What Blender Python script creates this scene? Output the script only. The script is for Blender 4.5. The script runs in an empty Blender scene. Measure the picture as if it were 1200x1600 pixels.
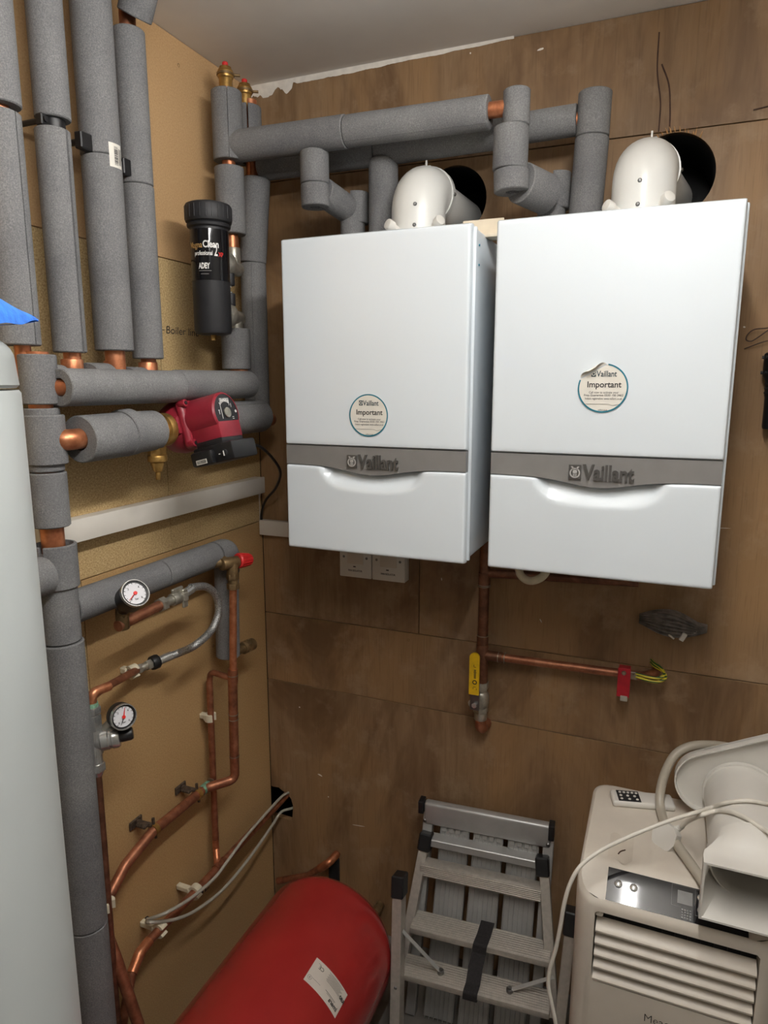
import bpy, bmesh, math, random
from mathutils import Vector, Matrix
random.seed(7)
SC = bpy.context.scene
COL = SC.collection
V = Vector
PI = math.pi

# ------------------------------------------------------------------ camera
CAM = V((1.147, -1.783, 1.70)); YAW, PITCH, FPX = 0.3933, 0.1852, 1076.45
cy, sy, cp, sp = math.cos(YAW), math.sin(YAW), math.cos(PITCH), math.sin(PITCH)
FW = V((-sy*cp, cy*cp, -sp)); RT = V((cy, sy, 0)); UP = RT.cross(FW)
cd = bpy.data.cameras.new('camera'); co = bpy.data.objects.new('camera', cd); COL.objects.link(co)
M = Matrix((RT, UP, -FW)).transposed().to_4x4(); M.translation = CAM
co.matrix_world = M
cd.sensor_fit = 'VERTICAL'; cd.sensor_height = 24.0; cd.lens = FPX/1600*24.0; cd.clip_start = 0.02
SC.camera = co
def _ray(px, py): return FW + RT*((px-600)/FPX) + UP*((800-py)/FPX)
def ax(px, py, x): d = _ray(px, py); return CAM + d*((x-CAM.x)/d.x)
def ay(px, py, y): d = _ray(px, py); return CAM + d*((y-CAM.y)/d.y)
def az(px, py, z): d = _ray(px, py); return CAM + d*((z-CAM.z)/d.z)

# ------------------------------------------------------------------ materials
def lin(c):
    return tuple(((v/255)/12.92 if v/255 <= 0.04045 else ((v/255+0.055)/1.055)**2.4) for v in c) + (1,)
class NT:
    def __init__(s, name):
        s.m = bpy.data.materials.new(name); s.m.use_nodes = True
        s.n = s.m.node_tree.nodes; s.l = s.m.node_tree.links
        s.b = s.n['Principled BSDF']; s.co = None
    def coord(s, scale=(1, 1, 1), offset_random=False):
        if s.co is None:
            s.co = s.n.new('ShaderNodeTexCoord')
        mp = s.n.new('ShaderNodeMapping'); mp.inputs['Scale'].default_value = scale
        src = s.co.outputs['Object']
        if offset_random:
            g = s.n.new('ShaderNodeNewGeometry'); vm = s.n.new('ShaderNodeVectorMath'); vm.operation = 'MULTIPLY_ADD'
            cb = s.n.new('ShaderNodeCombineXYZ')
            for i in range(3): s.l.new(g.outputs['Random Per Island'], cb.inputs[i])
            s.l.new(cb.outputs[0], vm.inputs[0]); vm.inputs[1].default_value = (13, 7, 5)
            s.l.new(src, vm.inputs[2]); src = vm.outputs[0]
        s.l.new(src, mp.inputs['Vector']); return mp.outputs[0]
    def noise(s, vec, scale, detail=3, rough=0.5, dist=0):
        t = s.n.new('ShaderNodeTexNoise'); t.inputs['Scale'].default_value = scale
        t.inputs['Detail'].default_value = detail; t.inputs['Roughness'].default_value = rough
        t.inputs['Distortion'].default_value = dist
        s.l.new(vec, t.inputs['Vector']); return t.outputs['Fac']
    def ramp(s, fac, stops):
        r = s.n.new('ShaderNodeValToRGB'); e = r.color_ramp.elements
        while len(e) < len(stops): e.new(0.5)
        for k, (p, c) in enumerate(stops): e[k].position = p; e[k].color = c
        s.l.new(fac, r.inputs[0]); return r.outputs[0]
    def mix(s, fac, a, b, mode='MIX'):
        x = s.n.new('ShaderNodeMix'); x.data_type = 'RGBA'; x.blend_type = mode
        if isinstance(fac, (int, float)): x.inputs[0].default_value = fac
        else: s.l.new(fac, x.inputs[0])
        for i, v in ((6, a), (7, b)):
            if isinstance(v, tuple): x.inputs[i].default_value = v
            else: s.l.new(v, x.inputs[i])
        return x.outputs[2]
    def color(s, v):
        if isinstance(v, tuple): s.b.inputs['Base Color'].default_value = v
        else: s.l.new(v, s.b.inputs['Base Color'])
    def bump(s, h, strength=0.2, dist=0.002):
        b = s.n.new('ShaderNodeBump'); b.inputs['Strength'].default_value = strength; b.inputs['Distance'].default_value = dist
        s.l.new(h, b.inputs['Height']); s.l.new(b.outputs[0], s.b.inputs['Normal'])
    def set(s, rough=0.5, metal=0.0, spec=0.5, coat=0.0):
        s.b.inputs['Roughness'].default_value = rough; s.b.inputs['Metallic'].default_value = metal
        s.b.inputs['Specular IOR Level'].default_value = spec; s.b.inputs['Coat Weight'].default_value = coat
        return s
def simple(name, rgb, rough=0.5, metal=0.0, var=0.06, scale=40, bump=0.0, bscale=300, spec=0.5, coat=0.0):
    t = NT(name); v = t.coord(); f = t.noise(v, scale, 4)
    a = lin(rgb)
    lo = tuple(min(1, x*(1-var*2)) for x in a[:3]) + (1,); hi = tuple(min(1, x*(1+var*2)) for x in a[:3]) + (1,)
    t.color(t.ramp(f, [(0.3, lo), (0.7, hi)]))
    if bump: t.bump(t.noise(v, bscale, 2), bump, 0.001)
    return t.set(rough, metal, spec, coat).m

def foam_mat():
    t = NT('grey_foam'); v = t.coord()
    f = t.noise(v, 420, 2, 0.7); g = t.noise(v, 9, 3); h = t.noise(t.coord((1, 1, 1)), 190, 3, 0.6)
    c = t.ramp(f, [(0.28, lin((102, 102, 103))), (0.5, lin((119, 119, 119))), (0.74, lin((142, 142, 141)))])
    c2 = t.ramp(g, [(0.3, (0.78, 0.78, 0.80, 1)), (0.7, (1.08, 1.08, 1.08, 1))])
    t.color(t.mix(1.0, c, c2, 'MULTIPLY'))
    t.bump(h, 0.35, 0.0015)
    return t.set(0.85, 0, 0.25).m
def ply_mat():
    t = NT('brown_plywood')
    v = t.coord((30, 30, 3.4), True); v2 = t.coord((4.2, 4.2, 1.5), True); v3 = t.coord((240, 240, 12), True); v4 = t.coord((1, 1, 1), True)
    f = t.noise(v, 1, 6, 0.6, 0.6); g = t.noise(v2, 1, 4, 0.55, 0.8); h = t.noise(v3, 1, 2); k = t.noise(v4, 9, 5, 0.65)
    c = t.ramp(f, [(0.25, lin((120, 94, 67))), (0.5, lin((138, 111, 82))), (0.75, lin((154, 127, 97)))])
    c = t.mix(t.ramp(g, [(0.40, (0, 0, 0, 1)), (0.62, (.8, .8, .8, 1))]), c, lin((156, 122, 84)))
    c = t.mix(t.ramp(t.noise(t.coord((2.6, 2.6, 1.1), True), 1, 5, .65, 1.5), [(0.46, (0, 0, 0, 1)), (0.66, (.85, .85, .85, 1))]), c, lin((104, 78, 54)))
    c = t.mix(t.ramp(h, [(0.28, (0.3, 0.3, 0.3, 1)), (0.46, (0, 0, 0, 1))]), c, lin((98, 75, 53)))
    c = t.mix(t.ramp(k, [(0.54, (0, 0, 0, 1)), (0.74, (0.5, 0.5, 0.5, 1))]), c, lin((174, 150, 122)))
    t.color(c); t.bump(h, 0.10, 0.001)
    return t.set(0.55, 0, 0.35).m
def board_mat(name, base, dark, light, amount, stain=0.0):
    t = NT(name); v = t.coord((1, 1, 1))
    f = t.noise(v, 260, 3, 0.7); f2 = t.noise(v, 620, 2, 0.6); g = t.noise(v, 3.2, 4)
    c = t.ramp(f, [(0.34, lin(dark)), (0.5, lin(base)), (0.68, lin(light))])
    c = t.mix(amount, lin(base), c)
    c = t.mix(t.ramp(f2, [(0.66, (0, 0, 0, 1)), (0.74, (amount, amount, amount, 1))]), c, lin((88, 62, 36)))
    c = t.mix(t.ramp(g, [(0.4, (0, 0, 0, 1)), (0.75, (0.35+stain, 0.35+stain, 0.35+stain, 1))]), c, t.mix(0.35, c, lin((176, 128, 70))))
    t.color(c); t.bump(f, 0.06*amount+0.02, 0.001)
    return t.set(0.62, 0, 0.35).m
def copper_mat(name, a, b, dull, rough):
    t = NT(name); v = t.coord((1, 1, 1)); f = t.noise(v, 38, 5, 0.62); g = t.noise(v, 150, 3)
    c = t.ramp(f, [(0.3, lin(dull)), (0.52, lin(a)), (0.72, lin(b))]); t.color(c)
    r = t.n.new('ShaderNodeMapRange'); t.l.new(g, r.inputs[0]); r.inputs[3].default_value = rough-0.1; r.inputs[4].default_value = rough+0.15
    t.set(rough, 0.72); t.l.new(r.outputs[0], t.b.inputs['Roughness'])
    return t.m
def alu_mat():
    t = NT('brushed_aluminium'); v = t.coord((3, 120, 3)); f = t.noise(v, 1, 2)
    t.color(t.ramp(f, [(0.3, lin((172, 172, 171))), (0.7, lin((192, 192, 190)))]))
    return t.set(0.42, 0.55).m
def braid_mat():
    t = NT('braided_steel'); v = t.coord()
    w = t.n.new('ShaderNodeTexVoronoi'); w.inputs['Scale'].default_value = 520; t.l.new(v, w.inputs['Vector'])
    t.color(t.ramp(w.outputs['Distance'], [(0.1, lin((224, 224, 222))), (0.7, lin((120, 120, 119)))])); t.bump(w.outputs['Distance'], 0.6, 0.0012)
    return t.set(0.34, .7).m
def stripe_mat():
    t = NT('green_yellow_sleeve'); v = t.coord()
    w = t.n.new('ShaderNodeSeparateXYZ'); t.l.new(v, w.inputs[0])
    m = t.n.new('ShaderNodeMath'); m.operation = 'PINGPONG'; t.l.new(w.outputs[2], m.inputs[0]); m.inputs[1].default_value = 0.0035
    m2 = t.n.new('ShaderNodeMath'); m2.operation = 'GREATER_THAN'; t.l.new(m.outputs[0], m2.inputs[0]); m2.inputs[1].default_value = 0.0014
    t.color(t.mix(m2.outputs[0], lin((40, 84, 40)), lin((206, 190, 50)))); return t.set(0.45).m

def build_mats():
    m = {}
    m['foam'] = foam_mat(); m['ply'] = ply_mat()
    m['board_fine'] = board_mat('fine_chipboard', (190, 155, 112), (168, 133, 92), (206, 174, 132), 0.5)
    m['board_chip'] = board_mat('flecked_chipboard', (190, 163, 116), (146, 118, 76), (220, 198, 154), 0.8)
    m['board_tan'] = board_mat('tan_chipboard', (182, 149, 103), (156, 122, 78), (200, 170, 124), 0.55, 0.12)
    m['board_dull'] = board_mat('dull_chipboard', (146, 118, 80), (116, 92, 60), (172, 144, 104), 0.5)
    m['ceiling'] = simple('ceiling_paint', (232, 228, 222), 0.8, var=0.02, scale=6, bump=0.05, bscale=60)
    m['far_wall'] = simple('grey_painted_wall', (150, 146, 138), 0.8, var=0.03, scale=6); m['caulk'] = simple('white_filler', (228, 222, 212), 0.7, var=0.05, scale=50, bump=0.3, bscale=120)
    m['concrete'] = simple('grey_concrete', (116, 112, 106), 0.8, var=0.12, scale=12, bump=0.2, bscale=90)
    m['void'] = simple('black_rubber', (16, 16, 17), 0.7, var=0.1, scale=20)  # black standing in for the shade inside holes, slots and joints
    m['copper'] = copper_mat('clean_copper', (196, 126, 88), (222, 158, 120), (160, 98, 68), 0.36)
    m['copper_dull'] = copper_mat('tarnished_copper', (166, 108, 80), (190, 132, 100), (126, 82, 62), 0.42)
    m['copper_brown'] = copper_mat('browned_copper', (126, 86, 66), (148, 104, 82), (98, 68, 54), 0.45)
    m['verdigris'] = simple('green_verdigris', (106, 142, 118), 0.8, var=0.25, scale=150)
    m['solder'] = simple('solder_ring', (170, 158, 142), 0.4, 0.9)
    m['brass'] = copper_mat('yellow_brass', (176, 138, 76), (205, 170, 104), (128, 98, 56), 0.36)
    m['brass_old'] = copper_mat('old_brass', (142, 118, 84), (168, 142, 102), (108, 90, 64), 0.42)
    m['nickel'] = copper_mat('nickel_plate', (184, 180, 168), (206, 202, 192), (150, 146, 134), 0.32)
    m['chrome'] = simple('bright_chrome', (196, 196, 193), 0.24, 0.75)
    m['steel'] = simple('grey_steel', (130, 130, 130), 0.4, 1.0)
    m['enamel'] = simple('white_enamel', (226, 234, 240), 0.22, 0, 0.008, 3, coat=0.3)
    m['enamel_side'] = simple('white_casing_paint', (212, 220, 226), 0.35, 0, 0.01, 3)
    m['silver'] = simple('satin_silver_trim', (138, 136, 134), 0.42, 0.25, 0.02, 30)
    m['emblem'] = simple('embossed_silver', (108, 106, 104), 0.32, 0.6, 0.02, 30)
    m['emblem_light'] = simple('polished_silver', (214, 213, 210), 0.25, 0.4, 0.02, 30)
    m['flue'] = simple('white_powder_coat', (226, 226, 222), 0.3, 0, 0.01, 5)
    m['flue_grey'] = simple('grey_flue_tube', (150, 150, 150), 0.45, 0, 0.03, 8)
    m['white_plastic'] = simple('white_plastic', (222, 219, 212), 0.38, 0, 0.02, 10)
    m['cream'] = simple('cream_plastic', (212, 203, 190), 0.4, 0, 0.03, 9)
    m['cream_dusty'] = simple('dusty_cream_plastic', (204, 194, 180), 0.5, 0, 0.05, 12)
    m['old_white'] = simple('aged_white_plastic', (214, 205, 180), 0.5, 0, 0.05, 60)
    m['cream_wood'] = simple('cream_bracket', (226, 214, 192), 0.6, 0, 0.04, 30)
    m['trunking'] = simple('white_pvc', (222, 216, 206), 0.42, 0, 0.02, 12)
    m['black'] = simple('black_plastic', (24, 24, 26), 0.42, 0, 0.1, 60)
    m['black_matt'] = simple('matt_black_plastic', (33, 33, 36), 0.55, 0, 0.08, 60)
    m['black_gloss'] = simple('black_gloss_label', (20, 20, 23), 0.08, 0, 0.08, 20, bump=0.25, bscale=26)
    m['panel'] = simple('black_glass_panel', (20, 20, 23), 0.07, 0, 0.05, 20, bump=0.12, bscale=16)
    m['maroon'] = simple('maroon_enamel', (138, 34, 48), 0.38, 0, 0.05, 40, bump=0.08, bscale=200)
    m['red'] = simple('red_gloss_paint', (152, 40, 38), 0.26, 0, 0.05, 7, coat=0.2)
    m['red_cap'] = simple('red_plastic', (206, 44, 44), 0.45, 0, 0.05, 60)
    m['red_tag'] = simple('red_tag_plastic', (168, 24, 38), 0.45, 0, 0.08, 60)
    m['yellow'] = simple('yellow_lever_plastic', (214, 174, 22), 0.45, 0, 0.06, 60)
    m['alu'] = simple('mill_aluminium', (178, 178, 176), 0.42, 0.5, 0.03, 30); m['alu_bar'] = simple('bright_aluminium', (200, 200, 197), 0.36, 0.5, 0.03, 60); m['alu_step'] = simple('warm_aluminium', (182, 176, 167), 0.45, 0.5, 0.05, 90)
    m['braid'] = braid_mat(); m['gy'] = stripe_mat()
    m['tank'] = simple('grey_cylinder_casing', (162, 167, 166), 0.32, 0, 0.02, 3)
    m['cloth'] = simple('blue_towelling', (46, 108, 200), 0.95, 0, 0.12, 90, bump=0.8, bscale=420)
    m['paper'] = simple('white_paper_label', (226, 222, 212), 0.55, 0, 0.02, 30)
    m['tank_paper'] = simple('silver_white_label', (205, 196, 186), 0.5, 0, 0.02, 30)
    m['teal'] = simple('teal_ink', (14, 112, 134), 0.5)
    m['navy'] = simple('dark_teal_ink', (36, 58, 68), 0.5)
    m['ink'] = simple('black_ink', (34, 33, 34), 0.6)
    m['ink_grey'] = simple('grey_ink', (104, 102, 100), 0.6)
    m['white_ink'] = simple('white_ink', (226, 224, 220), 0.5)
    m['gold_ink'] = simple('gold_ink', (190, 150, 92), 0.5)
    m['red_ink'] = simple('red_ink', (214, 40, 34), 0.5)
    m['dial'] = simple('white_dial', (224, 224, 228), 0.4, 0, 0.01)
    m['cable_grey'] = simple('grey_cable', (168, 164, 152), 0.5, 0, 0.04, 60)
    m['cord_white'] = simple('white_cord', (226, 221, 210), 0.42, 0, 0.02, 40)
    t = NT('clouded_pvc_hose'); t.color(lin((206, 198, 182))); t.set(0.35); t.b.inputs['Transmission Weight'].default_value = 0.25; m['hose'] = t.m
    m['strap'] = simple('black_webbing', (34, 31, 32), 0.85, 0, 0.2, 200, bump=0.4, bscale=500)
    m['brown_cord'] = simple('brown_cord', (66, 46, 38), 0.7)
    m['dust_foam'] = simple('dirty_grey_foam', (124, 118, 114), 0.85, 0, 0.2, 60, bump=0.4, bscale=150)
    m['crack'] = simple('dark_wood_crack', (70, 47, 34), 0.8, 0, 0.2, 50)
    m['rag_wood'] = simple('raw_wood_edge', (196, 150, 98), 0.8, 0, 0.15, 90)
    m['rust'] = simple('rusty_iron', (74, 60, 48), 0.75, 0.2, 0.3, 180, bump=0.4, bscale=220); m['pink'] = simple('pinkish_rubber', (206, 172, 158), 0.55, 0, 0.05, 60)
    m['display'] = simple('grey_display', (92, 90, 86), 0.3)
    return m
MT = build_mats()

# ------------------------------------------------------------------ geometry helpers
def basis(axis, ref=None):
    a = V(axis).normalized()
    r = V(ref) if ref is not None else (V((0, 0, 1)) if abs(a.z) < 0.9 else V((0, -1, 0)))
    u = (r - a*r.dot(a))
    if u.length < 1e-6: r = V((1, 0, 0)); u = r - a*r.dot(a)
    u.normalize(); return a, u, a.cross(u)
def fillet(pts, r, n=6):
    pts = [V(p) for p in pts]; out = [pts[0]]
    for i in range(1, len(pts)-1):
        p0, p, p1 = pts[i-1], pts[i], pts[i+1]
        d0 = (p0-p); d1 = (p1-p); l0, l1 = d0.length, d1.length; d0.normalize(); d1.normalize()
        ang = d0.angle(d1)
        if ang > PI-0.05: out.append(p); continue
        t = min(r/math.tan(ang/2), l0*0.49, l1*0.49)
        a, b = p+d0*t, p+d1*t
        for k in range(n+1):
            s = k/n; out.append(a*(1-s)**2 + p*2*s*(1-s) + b*s*s)
    out.append(pts[-1]); return out
def smooth_path(pts, n=8):
    pts = [V(p) for p in pts]; P = [pts[0]*2-pts[1]] + pts + [pts[-1]*2-pts[-2]]; out = []
    for i in range(1, len(P)-2):
        for k in range(n):
            t = k/n; a, b, c, d = P[i-1], P[i], P[i+1], P[i+2]
            out.append(0.5*((b*2)+(c-a)*t+(a*2-b*5+c*4-d)*t*t+(b*3-a-c*3+d)*t**3))
    out.append(pts[-1]); return out
class MB:
    def __init__(s): s.bm = bmesh.new(); s.xf = None
    def vs(s, pts): return [s.bm.verts.new(s.xf @ V(p) if s.xf else V(p)) for p in pts]
    def f(s, vs, mi=0):
        try: fc = s.bm.faces.new(vs); fc.material_index = mi; return fc
        except ValueError: return None
    def box(s, lo, hi, bev=0.0, seg=2, mi=0, rot=None, at=None):
        lo, hi = V(lo), V(hi); c = (lo+hi)/2; b2 = bmesh.new()
        bmesh.ops.create_cube(b2, size=1.0); d = hi-lo
        for v in b2.verts: v.co = V((v.co.x*d.x, v.co.y*d.y, v.co.z*d.z))
        if bev: bmesh.ops.bevel(b2, geom=b2.edges[:], offset=min(bev, min(d)*0.49), segments=seg, profile=0.5, affect='EDGES')
        mp = {}
        for v in b2.verts:
            p = v.co.copy()
            if rot: p = rot @ p
            mp[v] = s.vs([p+c if at is None else p+V(at)])[0]
        for fc in b2.faces: s.f([mp[v] for v in fc.verts], mi)
        b2.free(); return s
    def lathe(s, prof, origin, axis, seg=24, loop=False, mi=0, ref=None, a0=0.0, a1=None, jitter=0.0, capends=False):
        a, u, w = basis(axis, ref); o = V(origin); full = a1 is None
        n = seg if full else seg+1; rings = []
        for (r, h) in prof:
            if r < 1e-7: rings.append(s.vs([o+a*h])); continue
            ps = []
            for k in range(n):
                t = (a0 + 2*PI*k/seg) if full else a0+(a1-a0)*k/seg
                rr = r*(1+random.uniform(-jitter, jitter)); ps.append(o+a*h+(u*math.cos(t)+w*math.sin(t))*rr)
            rings.append(s.vs(ps))
        pr = list(zip(rings, rings[1:])) + ([(rings[-1], rings[0])] if loop else [])
        for A, B in pr:
            m = seg if full else seg
            for k in range(m):
                k2 = (k+1) % n if full else k+1
                if len(A) == 1 and len(B) == 1: continue
                if len(A) == 1: s.f([A[0], B[k], B[k2]], mi)
                elif len(B) == 1: s.f([A[k], A[k2], B[0]], mi)
                else: s.f([A[k], A[k2], B[k2], B[k]], mi)
        if capends and not full and loop:
            s.f([r[0] for r in rings], mi); s.f([r[-1] for r in rings][::-1], mi)
        return s
    def cyl(s, p0, p1, r, seg=20, r2=None, bev=0.0, mi=0):
        p0, p1 = V(p0), V(p1); L = (p1-p0).length; r2 = r if r2 is None else r2
        if bev: pr = [(0, 0), (r-bev, 0), (r-bev*.3, bev*.3), (r, bev), (r2, L-bev), (r2-bev*.3, L-bev*.3), (r2-bev, L), (0, L)]
        else: pr = [(0, 0), (r, 0), (r2, L), (0, L)]
        return s.lathe(pr, p0, p1-p0, seg, mi=mi)
    def hexnut(s, p0, p1, r, mi=0): return s.cyl(p0, p1, r, 6, bev=0.0015, mi=mi)
    def sphere(s, c, r, seg=16, sc=(1, 1, 1), mi=0):
        n = seg//2; rings = []
        for i in range(n+1):
            t = PI*i/n
            if i in (0, n): rings.append(s.vs([V(c)+V((0, 0, r*math.cos(t)*sc[2]))])); continue
            rings.append(s.vs([V(c)+V((r*math.sin(t)*math.cos(2*PI*k/seg)*sc[0], r*math.sin(t)*math.sin(2*PI*k/seg)*sc[1], r*math.cos(t)*sc[2])) for k in range(seg)]))
        for A, B in zip(rings, rings[1:]):
            for k in range(seg):
                k2 = (k+1) % seg
                if len(A) == 1: s.f([A[0], B[k], B[k2]], mi)
                elif len(B) == 1: s.f([A[k], B[0], A[k2]], mi)
                else: s.f([A[k], B[k], B[k2], A[k2]], mi)
        return s
    def tube(s, pts, r, seg=14, caps=True, mi=0, radii=None, flat=1.0, ref=None):
        pts = [V(p) for p in pts]; n = len(pts); tang = []
        for i in range(n):
            t = (pts[min(i+1, n-1)]-pts[max(i-1, 0)]); tang.append(t.normalized())
        a, u, w = basis(tang[0], ref); rings = []
        for i in range(n):
            u = (u - tang[i]*u.dot(tang[i])).normalized(); w = tang[i].cross(u)
            rr = radii[i] if radii else r
            rings.append(s.vs([pts[i]+u*math.cos(2*PI*k/seg)*rr+w*math.sin(2*PI*k/seg)*rr*flat for k in range(seg)]))
        for A, B in zip(rings, rings[1:]):
            for k in range(seg): s.f([A[k], A[(k+1) % seg], B[(k+1) % seg], B[k]], mi)
        if caps: s.f(rings[0][::-1], mi); s.f(rings[-1], mi)
        return s
    def sleeve(s, p0, p1, R, r=0.017, slit=None, gap=0.05, seg=30, mi=0, jit=0.004):
        """a foam tube with wall, chamfered ends, optionally slit along a direction"""
        p0, p1 = V(p0), V(p1); L = (p1-p0).length; nn = max(2, int(L/0.05)); c = 0.002
        prof = [(r, 0), (R-c, 0), (R, c)] + [(R*random.uniform(1-jit, 1+jit), c+(L-2*c)*k/nn) for k in range(1, nn)] + [(R, L-c), (R-c, L), (r, L)]
        if slit is None: return s.lathe(prof, p0, p1-p0, seg, loop=True, mi=mi)
        g = gap/2
        return s.lathe(prof, p0, p1-p0, seg, loop=True, mi=mi, ref=slit, a0=g, a1=2*PI-g, capends=True)
    def bent_sleeve(s, pts, R, r=0.017, seg=26, mi=0):
        pts = [V(p) for p in pts]; s.tube(pts, R, seg, True, mi); return s
    def prism(s, poly, o, u, v, depth, mi=0, bev=0):
        o, u, v = V(o), V(u), V(v); n = u.cross(v).normalized()
        A = s.vs([o+u*p[0]+v*p[1] for p in poly]); B = s.vs([o+u*p[0]+v*p[1]+n*depth for p in poly])
        s.f(A[::-1], mi); s.f(B, mi)
        for k in range(len(poly)): s.f([A[k], A[(k+1) % len(poly)], B[(k+1) % len(poly)], B[k]], mi)
        return s
    def grid(s, fn, nu, nv, mi=0):
        g = [[s.vs([fn(i/nu, j/nv)])[0] for j in range(nv+1)] for i in range(nu+1)]
        for i in range(nu):
            for j in range(nv): s.f([g[i][j], g[i+1][j], g[i+1][j+1], g[i][j+1]], mi)
        return g
    def mesh(s, me, fn, mi=0):
        vs = s.vs([fn(v.co) for v in me.vertices])
        for p in me.polygons: s.f([vs[i] for i in p.vertices], mi)
        return s
    def build(s, name, mats, parent=None, ang=35, local=False, kind=None, origin=None, flat=False):
        me = bpy.data.meshes.new(name)
        bmesh.ops.recalc_face_normals(s.bm, faces=s.bm.faces[:])
        if parent is not None and not local: org = WL[parent]
        elif parent is not None: org = V((0, 0, 0))
        else:
            cs = [v.co for v in s.bm.verts]
            lo = V([min(c[i] for c in cs) for i in range(3)]); hi = V([max(c[i] for c in cs) for i in range(3)])
            org = V(((lo.x+hi.x)/2, (lo.y+hi.y)/2, lo.z)) if origin is None else V(origin)
        for v in s.bm.verts: v.co -= org
        s.bm.to_mesh(me); s.bm.free()
        if not flat:
            for p in me.polygons: p.use_smooth = True
            me.set_sharp_from_angle(angle=math.radians(ang))
        o = bpy.data.objects.new(name, me); COL.objects.link(o)
        for m in (mats if isinstance(mats, (list, tuple)) else [mats]): me.materials.append(MT[m] if isinstance(m, str) else m)
        if parent is not None: o.parent = parent; WL[o] = WL[parent]
        else: o.location = org; WL[o] = org
        if kind: o['kind'] = kind
        return o
WL = {}
def tag(o, label, cat, group=None):
    o['label'] = label; o['category'] = cat
    if group: o['group'] = group
    return o
def thing(name, loc, label, cat, group=None, rot=None):
    o = bpy.data.objects.new(name, None); COL.objects.link(o); o.location = V(loc); o.empty_display_size = 0.05
    if rot: o.rotation_euler = rot
    WL[o] = V(loc); return tag(o, label, cat, group)
def lab(o, text): o['label'] = text; return o
_tc = {}
def text_mesh(body, size, bold=0.0, extrude=0.0, align='CENTER', shear=0.0, space=1.0):
    cu = bpy.data.curves.new('txt', 'FONT'); cu.body = body; cu.size = size; cu.offset = bold; cu.extrude = extrude
    cu.align_x = align; cu.align_y = 'CENTER'; cu.resolution_u = 3; cu.shear = shear; cu.space_character = space
    o = bpy.data.objects.new('txt', cu); COL.objects.link(o); bpy.context.view_layer.update()
    me = bpy.data.meshes.new_from_object(o.evaluated_get(bpy.context.evaluated_depsgraph_get()))
    bpy.data.objects.remove(o); return me
def text_on(mb, body, size, o, u, v, lift=0.0006, bold=0.0, extrude=0.0, align='CENTER', mi=0, width=None, shear=0.0):
    me = text_mesh(body, size, bold, extrude, align, shear); o, u, v = V(o), V(u), V(v); n = u.cross(v).normalized(); k = 1.0
    if width:
        xs = [q.co.x for q in me.vertices]; k = width/(max(xs)-min(xs))
    mb.mesh(me, lambda c: o+u*c.x*k+v*c.y+n*(c.z+lift), mi); bpy.data.meshes.remove(me); return mb
def text_bent(mb, body, size, fn, mi=0, bold=0.0, width=None, align='CENTER', shear=0.0):
    me = text_mesh(body, size, bold, 0.0, align, shear); k = 1.0
    if width:
        xs = [q.co.x for q in me.vertices]; k = width/(max(xs)-min(xs))
    mb.mesh(me, lambda c: fn(c.x*k, c.y), mi); bpy.data.meshes.remove(me); return mb
def boolean_cut(obj, cutters):
    bpy.context.view_layer.update()
    for cu in cutters:
        md = obj.modifiers.new('cut', 'BOOLEAN'); md.operation = 'DIFFERENCE'; md.object = cu; md.solver = 'EXACT'
    bpy.context.view_layer.update()
    me = bpy.data.meshes.new_from_object(obj.evaluated_get(bpy.context.evaluated_depsgraph_get()))
    obj.modifiers.clear(); obj.data = me
    for cu in cutters: bpy.data.objects.remove(cu)
    for p in me.polygons: p.use_smooth = True
    me.set_sharp_from_angle(angle=math.radians(35))
X, Y, Z = V((1, 0, 0)), V((0, 1, 0)), V((0, 0, 1))
SLIT = V((0.75, -0.65, 0))          # foam slits face the room

# ------------------------------------------------------------------ the room
RX, RY, CZ, FZ = 2.15, -2.75, 2.503, -0.045
def structure(o): o['kind'] = 'structure'; return o
b = MB(); b.box((-0.12, RY-0.1, FZ-0.08), (RX+0.1, 0.34, FZ)); structure(b.build('floor', 'concrete', origin=(0, 0, 0)))
b = MB(); b.box((-0.12, RY-0.1, CZ), (RX+0.1, 0.34, CZ+0.08)); structure(b.build('ceiling', 'ceiling', origin=(0, 0, 0)))
b = MB(); b.box((RX, RY, FZ), (RX+0.05, 0.02, CZ), mi=0); structure(b.build('wall_right', 'far_wall', origin=(0, 0, 0)))
b = MB(); b.box((-0.02, RY-0.05, FZ), (RX+0.05, RY, CZ), mi=0); structure(b.build('wall_front', 'far_wall', origin=(0, 0, 0)))
# back wall: plywood sheets with open joints over a dark backing
g = 0.0011
b = MB()
sheets = [(FZ, .763, 0.0, RX), (.763, .988, 0.0, RX), (.988, 2.251, 0.0, .516), (.988, 2.251, .516, 1.74), (.988, 2.251, 1.74, RX), (2.251, CZ, 0.0, RX)]
for z0, z1, x0, x1 in sheets: b.box((x0+g, 0, z0+g), (x1-g, 0.018, z1-g), 0.0006, 1)
wb = structure(b.build('wall_back', ['ply', 'void'], origin=(0, 0, 0)))
HOLES = [(0.600, 2.153, 0.083), (1.107, 2.157, 0.091)]
cut = []
for hx, hz, hr in HOLES:
    c = MB(); c.cyl((hx, -0.05, hz), (hx, 0.05, hz), hr, 40); cut.append(c.build('cutter', 'ply', origin=(0, 0, 0)))
c = MB(); c.prism([(-.03, .275), (.078, .272), (.080, .30), (.083, .325), (.076, .352), (.062, .368), (.045, .374), (.03, .383), (.008, .381), (-.03, .39)], (0, 0.05, 0), X, Z, 0.1)
cut.append(c.build('cutter', 'ply', origin=(0, 0, 0)))
boolean_cut(wb, cut)
b = MB(); b.box((-0.10, 0.30, FZ), (RX+.05, 0.31, CZ)); b.box((-0.10, RY-.05, FZ), (-0.09, 0.30, CZ)); b.box((RX+.05, .0, FZ), (RX+.06, .31, CZ)); structure(b.build('wall_cavity', 'void', origin=(0, 0, 0)))  # dark sheets added behind the walls to stop world light leaking in
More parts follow.
